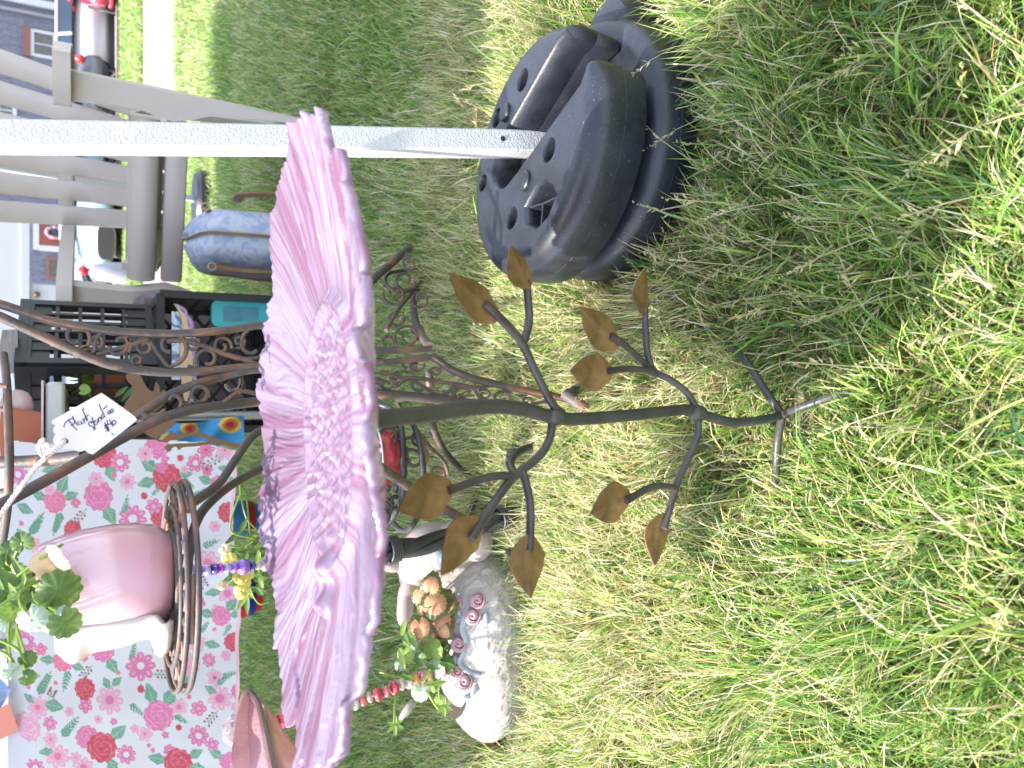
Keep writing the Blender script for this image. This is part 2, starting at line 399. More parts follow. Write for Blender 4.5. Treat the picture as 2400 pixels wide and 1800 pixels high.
# ------------------------------------------------------------------ black weights
M_blk = mat('black_plastic', (0.012, 0.014, 0.021), 0.38, var=0.25, vs=30, bump=0.0003, bs=500, col2=(0.018, 0.021, 0.031))
N_, L_ = nodes(M_blk)   # pale dust specks and scuffs
nz = N_.new('ShaderNodeTexNoise'); nz.inputs['Scale'].default_value = 420; nz.inputs['Detail'].default_value = 2
n3 = N_.new('ShaderNodeTexNoise'); n3.inputs['Scale'].default_value = 9
tc = N_.new('ShaderNodeTexCoord'); L_.new(tc.outputs['Object'], nz.inputs[0]); L_.new(tc.outputs['Object'], n3.inputs[0])
crp = N_.new('ShaderNodeValToRGB'); crp.color_ramp.elements[0].position = 0.69; crp.color_ramp.elements[1].position = 0.77
ml = N_.new('ShaderNodeMath'); ml.operation = 'MULTIPLY'; L_.new(nz.outputs[0], crp.inputs[0]); L_.new(crp.outputs[0], ml.inputs[0]); L_.new(n3.outputs[0], ml.inputs[1])
mx = N_.new('ShaderNodeMix'); mx.data_type = 'RGBA'; mx.inputs['B'].default_value = (0.32, 0.31, 0.29, 1)
pb = N_['Principled BSDF']; src = pb.inputs['Base Color'].links[0].from_socket
L_.new(ml.outputs[0], mx.inputs['Factor']); L_.new(src, mx.inputs['A']); L_.new(mx.outputs['Result'], pb.inputs['Base Color'])
def weight(loc, rz, tilt, TH_=0.085, RR=0.180, label='', pocket=True):
    """disc with a slot from its rim to just past its middle, rounded rim, holes, two bosses and a moulded pocket. local +x = slot"""
    t = thing('canopy_weight', label, 'weight')
    sw = 0.035; out = []; lip = 0.016; ox, oy = (0.02, -0.033) if pocket else (0, 0)
    a0 = math.asin((sw+lip-oy)/RR); a1 = 2*math.pi+math.asin((-(sw+lip)-oy)/RR)
    n = 100
    for i in range(n+1):
        a = a0+(a1-a0)*i/n
        out.append((ox+RR*math.cos(a), oy+RR*math.sin(a), min(0.026, 0.010+0.45*min(i, n-i)/n*2*math.pi*RR)))
    def arc(c, r, s, e, k, o): return [(c[0]+r*math.cos(R(s+(e-s)*i/k)), c[1]+r*math.sin(R(s+(e-s)*i/k)), o) for i in range(1, k+1)]
    xe = ox+RR*math.cos(a1)-lip*0.95; xf = ox+RR*math.cos(a0)-lip*0.95
    out += arc((xe, -(sw+lip)), lip, 10, 90, 6, 0.010)
    for i in range(1, 10): out.append((xe-(xe+0.03)*i/10, -sw-0.013*(1-i/10), 0.012))
    out += arc((-0.03, 0), sw, 270, 90, 12, 0.010)
    for i in range(1, 10): out.append((-0.03+(xf+0.03)*i/10, sw+0.010*i/10, 0.010))
    out += arc((xf, sw+lip), lip, 270, 350, 6, 0.010)
    m = len(out); nr = 7
    P2 = [Vector((p[0], p[1])) for p in out]; Nn = []
    for i in range(m):
        d = (P2[(i+1) % m]-P2[i-1]); nn = Vector((-d.y, d.x)); Nn.append(nn.normalized() if nn.length else Vector((0, 0)))
    rings = []
    def ring(f, z): return [Vector((P2[i].x+Nn[i].x*out[i][2]*f, P2[i].y+Nn[i].y*out[i][2]*f, z)) for i in range(m)]
    prof = []
    for j in range(nr+1):
        a = math.pi/2*j/nr; prof.append((1-math.cos(a) if False else 1-math.cos(a), a))
    V = []; F = []; zb = 0.0
    lev = [(0.55, 0.0), (0.12, 0.006), (0.0, 0.020), (0.0, TH_*0.47), (0.022, TH_*0.475), (0.022, TH_*0.485), (0.0, TH_*0.49)]
    for j in range(1, nr+1):
        a = math.pi/2*j/nr; lev.append((1-math.cos(a), TH_-0.030+0.030*math.sin(a)))
    for f, z in lev: V += ring(f, z)
    for r_ in range(len(lev)-1):
        for i in range(m):
            i2 = (i+1) % m; F.append((r_*m+i, r_*m+i2, (r_+1)*m+i2, (r_+1)*m+i))
    b = MB(); b.add(V, F)
    top = [(v.x, v.y) for v in V[-m:]]
    holes = []
    def circ(cx_, cy_, r, k=24): return [(cx_+r*math.cos(-2*math.pi*i/k), cy_+r*math.sin(-2*math.pi*i/k)) for i in range(k)]
    hs = [(0.050, 0.078, 0.0165), (0.070, -0.081, 0.0165), (-0.042, -0.100, 0.0165), (-0.030, 0.088, 0.015), (-0.099, 0.020, 0.0135)]
    pk = [(-.008, -.110), (.028, -.103), (.050, -.114), (.062, -.134), (.066, -.154), (.038, -.168), (.008, -.164), (-.014, -.136)]
    holes = [circ(*h) for h in hs]
    if pocket: holes.append(pk[::-1])
    loops = [top]+holes; flat = [p for l in loops for p in l]
    tri = tessellate_polygon([[Vector((p[0], p[1], 0)) for p in l] for l in loops])
    def up(tr):
        a_, b_, c_ = [Vector((*flat[i], 0)) for i in tr]; return tr if (b_-a_).cross(c_-a_).z > 0 else tr[::-1]
    b.add([(p[0], p[1], TH_) for p in flat], [up(t_) for t_ in tri])
    for l in holes:      # softened rim, wall and floor of each recess
        q = len(l); c_ = Vector((sum(p[0] for p in l)/q, sum(p[1] for p in l)/q)); dep = 0.045 if q > 12 else 0.034
        VV = []
        for (f, z) in ((1, TH_), (0.95, TH_-0.0016), (0.90, TH_-0.006), (0.86, TH_-dep)):
            VV += [Vector((c_.x+(p[0]-c_.x)*f, c_.y+(p[1]-c_.y)*f, z)) for p in l]
        FF = []
        for r_ in range(3):
            for i in range(q):
                i2 = (i+1) % q; FF.append((r_*q+i, r_*q+i2, (r_+1)*q+i2, (r_+1)*q+i))
        if q > 12: FF.append(tuple(3*q+i for i in range(q)))
        else:
            VV.append(Vector((c_.x, c_.y, TH_-dep+0.016)))
            FF += [(3*q+i, 3*q+(i+1) % q, 4*q) for i in range(q)]
        b.add(VV, FF)
    bt = V[:m]; b.add([v for v in bt]+[Vector((-0.1, 0, 0))], [])
    body = b.build('body', M_blk, t, ang=32, recalc=False)
    for (x_, y_) in ((-0.004, 0.070), (0.008, -0.078)):
        piece('boss', M_blk, lambda q: q.lathe([(0.0135, TH_-0.002), (0.0135, TH_+0.004), (0.0118, TH_+0.0056), (0, TH_+0.0058)], (x_, y_, 0), 24), t)
    if pocket:
        rib = MB(); c2 = Vector((sum(p[0] for p in pk)/len(pk), sum(p[1] for p in pk)/len(pk), TH_-0.018))
        for p in (pk[0], pk[4], pk[6]): rib.bar(c2, (c2.x+(p[0]-c2.x)*.86, c2.y+(p[1]-c2.y)*.86, TH_-0.020), 0.003, 0.028)
        rib.build('pocket_rib', M_blk, t)
    t.matrix_world = Matrix.Translation(loc) @ tilt.to_4x4() @ Matrix.Rotation(rz, 4, 'Z')
    return t
# top weight leans: its left side is up on the one below
weight(Vector((0.328, 0.952, 0.088)), R(-60), rotm(-1.0, 6.5, 0), TH_=0.082, RR=0.172, label='upper black plastic canopy weight, slotted disc with holes round the white leg')
weight(Vector((0.338, 0.935, 0.004)), R(120), rotm(-1, 1.5, 0), TH_=0.072, RR=0.186, pocket=False, label='lower black plastic canopy weight half sunk in the grass under the tilted one')
hb = MB(); hb.lathe([(0, -0.005), (0.045, 0), (0.052, 0.015), (0.052, 0.045), (0.046, 0.062), (0.03, 0.068), (0, 0.068)], atz(1535, 80, 0)+Vector((0, .03, 0)), 28)
hb.bar(atz(1490, 72, 0.03)+Vector((0, .03, 0)), Vector((0.40, 0.98, 0.03)), 0.05, 0.045, bev=0.01)
tag(hb.build('weight_hub', M_blk), 'small round black plastic lug poking out beside the stacked canopy weights', 'weight')
# far weight
b = MB(); b.lathe([(0, 0), (0.17, 0), (0.19, 0.02), (0.19, 0.07), (0.165, 0.095), (0.03, 0.1), (0, 0.1)], fl, 32)
tag(b.build('canopy_weight', M_blk), 'far black canopy weight on the lawn seen beneath the grey chair', 'weight')

# ------------------------------------------------------------------ leaf stand (stem, branches, leaves, feet)
M_stem = mat('dark_green_black_paint', (0.035, 0.038, 0.030), 0.42, var=0.25, vs=30, bump=0.0006, bs=160, col2=(0.055, 0.052, 0.045))
M_br = mat('brown_black_paint', (0.045, 0.038, 0.038), 0.40, var=0.25, vs=40, bump=0.0005, bs=200, col2=(0.075, 0.062, 0.06))
M_leafm = mat('bronze_leaf_paint', (0.14, 0.080, 0.032), 0.42, var=0.4, vs=26, bump=0.0004, bs=220, col2=(0.25, 0.145, 0.055), metal=0.15)
DS = 1.085; SY = 0.59
stand = thing('leaf_stand', 'dark metal stem with bronze leaves on thin branches, carrying the pink glass dish', 'plant stand', (-0.03, SY, 0))
def D(u, v, dy=0.0): return at(u*DS, v*DS, SY+dy)
sp = cr_pts([D(760, 915), D(820, 905), D(930, 893), D(1050, 878), D(1130, 884), D(1220, 905), D(1350, 898), D(1480, 885), D(1510, 893), D(1580, 912), D(1640, 908), D(1700, 895)], 6)
sp = [p for p in sp if p.z < 0.525]
piece('stem', M_stem, lambda b: b.tube(sp, [0.0078, 0.0070, 0.0063, 0.0059, 0.0054, 0.0049, 0.0045], 14), stand, ang=60)
for (u, v) in ((1200, 900), (1507, 893)):
    piece('weld', M_stem, lambda b: b.ball(D(u, v), 0.0088, 14, 8, sc=(1, 1, 1.3)), stand)
def branch(pts, r=0.0044, dys=None):
    k = len(pts); dys = dys or [0]*k
    P = cr_pts([D(p[0], p[1], dys[i]) for i, p in enumerate(pts)], 6)
    return piece('branch', M_br, lambda b: b.tube(P, r*.86, 10), stand, ang=60)
br = {}
br['A'] = branch([(1215, 893), (1190, 868), (1155, 800), (1128, 742), (1100, 708), (1075, 682), (1048, 655)], 0.0044, [0, -.002, -.008, -.014, -.018, -.022, -.026])
br['A2'] = branch([(1130, 742), (1140, 710), (1143, 680), (1140, 640), (1137, 606)], 0.0042, [-.014, -.010, -.006, -.002, 0])
br['B'] = branch([(1507, 890), (1485, 850), (1450, 822), (1412, 802), (1370, 765), (1345, 742), (1320, 725)], 0.0042, [0, .004, .008, .010, .006, .002, 0])
br['B2'] = branch([(1411, 803), (1400, 770), (1395, 730), (1393, 665)], 0.0040, [.010, .014, .018, .022])
br['B3'] = branch([(1418, 810), (1395, 800), (1355, 797), (1315, 801)], 0.0038, [.009, .004, -.003, -.008])
br['C'] = branch([(1193, 905), (1188, 945), (1165, 985), (1110, 1030), (1085, 1060), (1055, 1105), (1018, 1165)], 0.0044, [0, -.005, -.01, -.018, -.024, -.030, -.040])
br['C1'] = branch([(1108, 1030), (1075, 1028), (1030, 1038), (970, 1060)], 0.0042, [-.018, -.022, -.026, -.032])
br['C3'] = branch([(1128, 1018), (1138, 1050), (1146, 1100), (1144, 1188)], 0.0042, [-.016, -.02, -.026, -.032])
br['C4'] = branch([(1113, 1025), (1103, 1005), (1110, 985), (1128, 972), (1145, 966)], 0.0042, [-.014, .0, .012, .024, .034])
br['D'] = branch([(1506, 900), (1508, 935), (1490, 985), (1468, 1030), (1455, 1070), (1445, 1105), (1434, 1142)], 0.0042, [0, -.004, -.008, -.012, -.014, -.018, -.022])
br['D2'] = branch([(1457, 1055), (1430, 1050), (1400, 1055), (1353, 1082)], 0.0040, [-.014, -.018, -.022, -.028])
def metal_leaf(parent, tip, end, wpx, dyt, dye, tw=0.0, bend=0.06):
    n0 = Vector((0.10*math.sin(tip[0]), -1.0, -0.30-0.08*math.sin(tip[1]*1.7))).normalized()
    P0 = D(*end, dye); T = atp(tip[0]*DS, tip[1]*DS, P0, n0); E = P0; ax = (T-E); Ln = ax.length; ax.normalize()
    nrm = -n0; side = ax.cross(nrm).normalized(); side = (Matrix.Rotation(tw*.5, 3, ax) @ side); nrm = side.cross(ax).normalized()
    dep = ((T+E)/2-Vector((0, 0, CAMZ))).dot(ax_f); hw = wpx*DS/2/FPX*dep*(1.22+0.25*abs(ax.x))
    nU, nV = 22, 10; V = []; F = []
    for i in range(nU+1):
        t = i/nU
        w = hw*(min(1.0, (t/0.30))**0.48 if t < 0.30 else 1)*(1 if t < 0.30 else max(0.0, math.cos((t-0.30)/0.70*math.pi/2))**0.95)
        w = max(w, 0.0004); sx = bend*Ln*math.sin(t*math.pi*1.15-0.3)*0.35 + (bend*Ln*0.9*max(0, t-0.75)**1.3*4 if bend else 0)
        notch = 0.05*Ln*math.exp(-(t/0.05)**2)
        for j in range(-nV//2, nV//2+1):
            s_ = j/(nV/2); cup = 0.12*w*(s_*s_)*1.0 - 0.09*w*math.exp(-(s_/0.10)**2) + 0.028*w*math.sin(abs(s_)*6-t*24)
            p = E+ax*(t*Ln+notch*abs(s_)*-0.6)+side*(s_*w+sx)+nrm*(cup+0.05*Ln*math.sin(t*2.6))
            V.append(p)
    nn = nV+1; top = len(V); V2 = [v+nrm*0.0013 for v in V]
    for i in range(nU):
        for j in range(nV):
            a = i*nn+j; F.append((a, a+1, a+nn+1, a+nn)); F.append((top+a, top+a+nn, top+a+nn+1, top+a+1))
    edge = [j for j in range(nn)]+[i*nn+nV for i in range(1, nU+1)]+[nU*nn+j for j in range(nV-1, -1, -1)]+[i*nn for i in range(nU-1, 0, -1)]
    q = len(edge)
    for i in range(q): F.append((edge[i], top+edge[i], top+edge[(i+1) % q], edge[(i+1) % q]))
    b = MB(); b.add(V+V2, F); return b.build('leaf', M_leafm, parent, ang=60, recalc=True)
metal_leaf(br['A'], (975, 592), (1078, 686), 68, -.045, -.020, 0.1, -0.05)
metal_leaf(br['A2'], (1107, 527), (1144, 622), 58, .015, -.005, 0.3, 0.04)
metal_leaf(br['B'], (1257, 665), (1335, 748), 60, -.02, .004, -0.2, -0.04)
metal_leaf(br['B2'], (1398, 578), (1391, 682), 54, .03, .018, 0.2, 0.03)
metal_leaf(br['B3'], (1236, 797), (1324, 806), 68, -.03, -.004, 0.1, 0.06)
metal_leaf(br['C1'], (862, 1098), (978, 1052), 80, -.05, -.028, 0.0, 0.08)
metal_leaf(br['C'], (960, 1247), (1040, 1122), 78, -.065, -.034, 0.0, -0.07)
metal_leaf(br['C3'], (1145, 1293), (1144, 1158), 66, -.03, -.032, 0.15, 0.09)
metal_leaf(br['D2'], (1280, 1105), (1362, 1074), 74, -.045, -.024, 0.0, 0.08)
metal_leaf(br['D'], (1420, 1223), (1432, 1112), 52, -.02, -.020, 0.2, -0.07)
def foot(pts, r=0.0045):
    P = cr_pts(pts, 5); piece('foot', M_stem, lambda b: b.tube(P, r, 10), stand, ang=60)
j0 = D(1690, 896)
foot([j0, atz(1725*DS, 882*DS, .046), atz(1780*DS, 862*DS, .038), atz(1838*DS, 840*DS, 0.022)])
foot([j0, atz(1680*DS, 950*DS, .046), atz(1677*DS, 1000*DS, .042), atz(1675*DS, 1050*DS, 0.030)])
foot([j0, atz(1650*DS, 840*DS, .048), atz(1615*DS, 785*DS, .044), atz(1572*DS, 742*DS, 0.030)])

# ------------------------------------------------------------------ pink glass dish
def glass_mat(name, col, col2, rough=0.12, trans=0.45, tl=0.35):
    m = mat(name, col, rough, var=0.06, vs=7, col2=col2, coat=0.6); N, L = nodes(m); b = N['Principled BSDF']
    b.inputs['Transmission Weight'].default_value = trans; b.inputs['IOR'].default_value = 1.45
    t = N.new('ShaderNodeBsdfTranslucent'); mx = N.new('ShaderNodeMixShader'); mx.inputs[0].default_value = tl
    L.new(b.inputs['Base Color'].links[0].from_socket, t.inputs[0]); L.new(b.outputs[0], mx.inputs[1]); L.new(t.outputs[0], mx.inputs[2])
    L.new(mx.outputs[0], N['Material Output'].inputs[0]); return m
M_pink = glass_mat('pink_glass', (0.52, 0.27, 0.38), (0.62, 0.46, 0.62), 0.12, 0.30, 0.34)
def use_attr(m):
    N, L = nodes(m); a = N.new('ShaderNodeAttribute'); a.attribute_name = 'Col'
    for n_ in list(N):
        if n_.type == 'BSDF_PRINCIPLED': L.new(a.outputs['Color'], n_.inputs['Base Color'])
        if n_.type == 'BSDF_TRANSLUCENT': L.new(a.outputs['Color'], n_.inputs['Color'])
use_attr(M_pink)
def dish():
    rs = np.random.RandomState(5); NA, NR = 1080, 130; NP = 34; RR = 0.232
    a = np.linspace(0, 2*np.pi, NA, endpoint=False); r = np.linspace(0, 1, NR)**0.9
    ph = rs.uniform(-.25, .25, NP); jl = rs.uniform(-0.035, 0.04, NP); jh = rs.normal(0, 0.0035, NP); jw = rs.uniform(.7, 1.3, NP)
    A, Q = np.meshgrid(a, r, indexing='ij')
    # two layers of petals laid over each other
    wr_ = vnoise((np.cos(A)*Q).ravel()*6, (np.sin(A)*Q).ravel()*6, 1.0, 41).reshape(A.shape)-.5
    s_ = A/(2*np.pi)*NP + 0.9*np.sin(A*3+1)+0.6*np.sin(A*5)+0.35*np.sin(A*11+2)+1.5*wr_*np.clip(Q-.35, 0, 1); idx = np.floor(s_).astype(int) % NP; f = s_-np.floor(s_)
    arch = np.sin(np.pi*f)
    Rm = RR*(0.972+0.036*arch**0.55+0.6*jl[idx]*arch+0.012*np.sin(A*2+.5))
    d = np.abs(f-0.5)
    rib = 0.5+0.5*np.cos(f*2*np.pi*3)
    rad = Q*Rm
    q = Q
    z = -0.022+0.0*q
    w = np.clip((q-0.42)/0.58, 0, 1)
    z = z+0.026*w**1.5
    grow = np.clip((q-0.44)/0.2, 0, 1)
    z += grow*(0.0024*arch**0.7*(0.6+0.5*w)+0.0010*rib+0.5*jh[idx]*w)
    z += grow*0.0010*np.sin(s_*np.pi)*w + 0.0022*np.sin(A*4+.3)*w + 0.0022*np.sin(A*9+2)*w
    lay_ = vnoise(A.ravel()*13, q.ravel()*5, 1.0, 43).reshape(A.shape)-.5; z += grow*0.0032*lay_   # uneven, hand-pressed ripples
    # fine grooves running outward
    z += grow*0.0008*np.sin(A*170+5*np.sin(q*9+A*7)+6*lay_)*(0.5+lay_)
    # raised ring and seeded middle
    z += 0.0065*np.exp(-((q-0.43)/0.03)**2)
    x = rad*np.cos(A); y = rad*np.sin(A)
    inner = np.clip((0.40-q)/0.03, 0, 1)
    rr2 = rs
    nb = 190; bx = np.array([(0.385*RR)*math.sqrt((i+.5)/nb)*math.cos(i*2.39996) for i in range(nb)]); by = np.array([(0.385*RR)*math.sqrt((i+.5)/nb)*math.sin(i*2.39996) for i in range(nb)])
    bx += rs.normal(0, .0012, nb); by += rs.normal(0, .0012, nb); bh = rs.uniform(.0016, .0058, nb)
    bump = np.zeros_like(z)
    for i in range(nb):
        d2 = (x-bx[i])**2+((y-by[i]))**2; bump = np.maximum(bump, bh[i]*np.exp(-d2/(2*0.0027**2)))
    z += inner*bump
    # a small moulded bird near the left of the middle
    for (qx, qy, sx, sy, hh) in ((-0.105, -0.018, .020, .010, .013), (-0.125, -0.026, .009, .008, .012), (-0.085, -0.008, .016, .005, .008)):
        z += hh*np.exp(-(((x-qx)/sx)**2+((y-qy)/sy)**2))
    P = np.stack([x, y, z], -1)
    low = P.copy(); low[..., 2] -= 0.0048+0.002*np.clip(1-q, 0, 1)
    V = np.concatenate([P.reshape(-1, 3), low.reshape(-1, 3)]); n1 = NA*NR
    i, j = np.meshgrid(np.arange(NA), np.arange(NR-1), indexing='ij'); i2 = (i+1) % NA
    a_ = i*NR+j; b_ = i2*NR+j; c_ = i2*NR+j+1; d_ = i*NR+j+1
    F1 = np.stack([a_, d_, c_, b_], -1).reshape(-1, 4); F2 = np.stack([a_, b_, c_, d_], -1).reshape(-1, 4)+n1
    e = np.arange(NA); e2 = (e+1) % NA; F3 = np.stack([e*NR+NR-1, e*NR+NR-1+n1, e2*NR+NR-1+n1, e2*NR+NR-1], -1)
    F = np.concatenate([F1, F2, F3]).astype(np.int32)
    me = bpy.data.meshes.new('glass_dish'); me.vertices.add(len(V)); me.vertices.foreach_set('co', V.astype(np.float32).ravel())
    me.loops.add(F.size); me.loops.foreach_set('vertex_index', F.ravel()); me.polygons.add(len(F)); me.polygons.foreach_set('loop_start', (np.arange(len(F))*4).astype(np.int32))
    me.update(calc_edges=True); me.polygons.foreach_set('use_smooth', np.ones(len(F), dtype=bool)); me.materials.append(M_pink)
    # the glass is streaked: milky lilac and mauve drawn outwards, mottled in the middle
    n1_ = vnoise(A.ravel()*9, q.ravel()*1.2, 1.0, 31).reshape(A.shape); n2_ = vnoise(A.ravel()*44, q.ravel()*2.5, 1.0, 32).reshape(A.shape); n3_ = vnoise(x.ravel(), y.ravel(), 190.0, 33).reshape(A.shape)
    k_ = np.clip((0.5*n1_+0.7*n2_-0.32)*1.9, 0, 1); k_ = np.where(q < .42, n3_, k_)[..., None]
    cc = np.array((0.26, 0.135, 0.225))*(1-k_)+np.array((0.38, 0.315, 0.44))*k_
    ca = me.color_attributes.new('Col', 'FLOAT_COLOR', 'POINT'); full = np.ones((NA*NR, 4)); full[:, :3] = cc.reshape(-1, 3)
    ca.data.foreach_set('color', np.concatenate([full, full]).astype(np.float32).ravel())
    o = bpy.data.objects.new('glass_dish', me); C.objects.link(o)
    o.location = (-0.037, 0.59, 0.555); o.rotation_euler = (R(-5.0), R(0.0), 0)
    return o
tag(dish(), 'scalloped pink glass flower dish with ribbed petals on the leaf stand', 'glass dish')
# ------------------------------------------------------------------ tall rusty scrollwork plant stand
M_rust = mat('rusty_brown_iron', (0.080, 0.064, 0.060), 0.6, var=0.2, vs=16, bump=0.0008, bs=130, col2=(0.20, 0.098, 0.060))
e0 = nodes(M_rust)[0]
for n_ in e0:
    if n_.type == 'VALTORGB': n_.color_ramp.elements[0].position = 0.48; n_.color_ramp.elements[1].position = 0.66
YS = 0.98
ps = thing('plant_stand', 'tall rusty brown wrought iron plant stand with scrollwork legs and a hanging price tag', 'plant stand', (0.02, 1.02, 0))
def Z(u, v, y=YS): return at(u, v, y)
def rail(pts, r, name='rail', y=YS, seg=10, n=7):
    P = cr_pts([Z(p[0], p[1], p[2] if len(p) > 2 else y) for p in pts], n)
    return piece(name, M_rust, lambda b: b.tube(P, [q*.92 for q in r] if isinstance(r, list) else r*.92, seg), ps, ang=60)
rail([(-90, 690), (0, 713), (70, 736), (136, 756), (271, 777), (407, 782), (520, 775), (597, 764), (690, 758), (790, 790), (880, 828)], 0.0052)
rail([(-120, 690), (0, 742), (100, 788), (190, 829), (271, 858), (380, 872), (500, 868), (600, 858), (700, 850), (790, 845), (896, 848)], 0.0056)
rail([(270, 1010, .96), (330, 968, .96), (345, 960, .96), (407, 921, .97), (460, 900, .97), (515, 884, .98), (560, 872), (600, 866), (700, 862), (800, 870), (900, 898, .98)], 0.0055)
rail([(-90, 1235, .86), (0, 1184, .88), (108, 1126, .90), (230, 1058, .92), (353, 992, .94), (420, 968, .95), (488, 955, .96), (597, 942), (700, 930), (800, 925), (900, 924)], 0.0064)
rail([(-60, 1085, 1.0), (60, 1082, .97), (130, 1076, .95), (195, 1068, .93)], 0.0072, 'bar')
# basket ring passing behind the string
rail([(8, 830, 1.06), (16, 900, 1.02), (20, 1000, .97), (22, 1080, .95), (18, 1180, .96), (6, 1270, 1.0)], 0.0048, 'ring')
for (v0, v1) in ((905, 900), (960, 955), (1150, 1154), (1215, 1222)):
    rail([(18, v0, .99), (-40, v1, 1.0), (-90, v1, 1.02)], 0.0030, 'bar', n=3)
# arms to the pot ring
rail([(720, 962, .98), (660, 990, .97), (597, 1018, .95), (556, 1071, .92), (520, 1125, .89), (490, 1152, .86), (455, 1176, .83), (432, 1190, .81)], 0.0052, 'arm')
rail([(720, 1040, .98), (660, 1070, .96), (597, 1106, .94), (550, 1132, .92), (505, 1166, .89), (470, 1205, .86), (449, 1260, .84), (440, 1330, .83), (436, 1380, .83)], 0.0052, 'arm')
# rivets and hooks where the rails meet
rail([(335, 968, .955), (348, 978, .95), (372, 972, .95), (388, 962, .95)], 0.0034, 'hook')
rail([(338, 985, .955), (350, 990, .95), (366, 982, .95)], 0.0030, 'hook')
def scroll(c, r0, r1, a0, turns, y=YS, r=0.0032, ecc=1.0, tail=()):
    """spiral bar in the plane of the frame; radii in photo pixels"""
    pts = []
    n = 22
    for i in range(n+1):
        t = i/n; a = R(a0)+t*turns*2*math.pi; q = r0+(r1-r0)*t
        pts.append((c[0]+q*math.cos(a), c[1]+q*math.sin(a)*ecc))
    pts += list(tail)
    P = cr_pts([Z(p[0], p[1], y) for p in pts], 2)
    return piece('scroll', M_rust, lambda b: b.tube(P, r*.80, 8), ps, ang=60)
# between the two front rails, from the zoomed photo
scroll((178, 790), 12, 40, 60, 1.15, tail=[(206, 812), (192, 818)])
scroll((283, 806), 10, 26, -150, .55, r=.0034)
scroll((270, 808), 14, 50, 170, -1.05, tail=[(348, 795)], r=.0034)
scroll((400, 812), 12, 46, 100, 1.0, r=.0034, tail=[(352, 800)])
rail([(390, 800), (430, 798), (480, 812), (540, 834), (590, 846)], .0034, 'scroll_bar')
scroll((487, 842), 10, 32, 120, -1.1, r=.0030, tail=[(440, 858)])
scroll((596, 810), 12, 58, 60, .9, r=.0034, tail=[(560, 842), (600, 850)])
scroll((468, 925), 16, 20, 0, 1.05, y=.965, r=.0036)
scroll((405, 940), 6, 24, 200, .6, y=.955, r=.0032)
scroll((545, 897), 14, 22, 170, -.55, y=.97, r=.0034, tail=[(560, 924)])
rail([(430, 944, .96), (470, 958, .96), (520, 945, .965), (560, 918, .97), (600, 922, .97)], .0030, 'scroll_bar')
# lower part: frame, legs, foot scrolls
rail([(860, 822), (891, 822), (950, 820), (1011, 817)], 0.0066, 'bar', seg=4)
rail([(860, 850), (896, 850), (960, 842), (1020, 836)], 0.0066, 'bar', seg=4)
rail([(1012, 836), (1030, 846), (1052, 863), (1090, 880), (1128, 892), (1217, 912), (1306, 930), (1338, 938)], 0.0060, 'leg')
rail([(860, 920), (900, 924), (994, 932), (1060, 939), (1128, 948), (1217, 960), (1306, 972), (1335, 978)], [0.0075, .007, .006, .0045], 'leg')
rail([(1324, 922, .97), (1340, 934, .96), (1358, 948, .95), (1373, 961, .94)], 0.0105, 'foot_pipe', seg=14)
rail([(1335, 930, .985), (1352, 915, 1.0), (1380, 916, 1.01), (1400, 930, 1.02)], 0.0105, 'foot_pipe', seg=12)
for a in (((955, 856), 8, 24, 100, 1.0), ((975, 858), 8, 20, -60, -.9), ((985, 905), 10, 36, 20, 1.3), ((1085, 921), 8, 22, 170, -1.15), ((1175, 932), 8, 24, 10, 1.1)):
    scroll(a[0], a[1], a[2], a[3], a[4], r=.0026, ecc=0.72)
rail([(893, 870), (930, 884), (980, 886), (1040, 896), (1100, 906), (1118, 922), (1128, 942)], .0028, 'scroll_bar')
rail([(930, 905), (960, 890), (1030, 925), (1070, 906), (1130, 908), (1160, 905), (1200, 916)], .0026, 'scroll_bar')
rail([(1205, 958), (1260, 945), (1310, 934)], .0026, 'scroll_bar')
for a in (((925, 886), 5, 18, 40, 1.1), ((1020, 872), 5, 15, 200, -1.1), ((1050, 925), 5, 16, 90, 1.2), ((1135, 925), 5, 17, 260, -1.1), ((1235, 940), 5, 15, 60, 1.1), ((905, 900), 6, 20, 10, -1.2)):
    scroll(a[0], a[1], a[2], a[3], a[4], r=.0024, ecc=0.75)
for a in (((225, 800), 5, 17, 0, 1.2), ((322, 845), 5, 16, 120, -1.2), ((340, 812), 6, 22, 200, 1.2), ((450, 805), 5, 18, 30, -1.2), ((520, 812), 6, 24, 300, 1.2), ((560, 800), 5, 16, 80, 1.1)):
    scroll(a[0], a[1], a[2], a[3], a[4], r=.0026)
for a in (((915, 1010), 6, 24, 30, 1.1), ((940, 1110), 6, 24, 130, -1.1), ((985, 1030), 6, 22, 220, 1.1), ((1000, 1150), 6, 20, 10, 1.1), ((870, 1045), 6, 26, 300, 1.1)):
    scroll(a[0], a[1], a[2], a[3], a[4], y=1.17, r=.0030)
for a in (((985, 700), 6, 22, 120, 1.1), ((925, 745), 6, 22, 0, -1.1), ((960, 620), 6, 18, 240, 1.1), ((975, 775), 6, 20, 60, 1.1)):
    scroll(a[0], a[1], a[2], a[3], a[4], y=1.42, r=.0036)
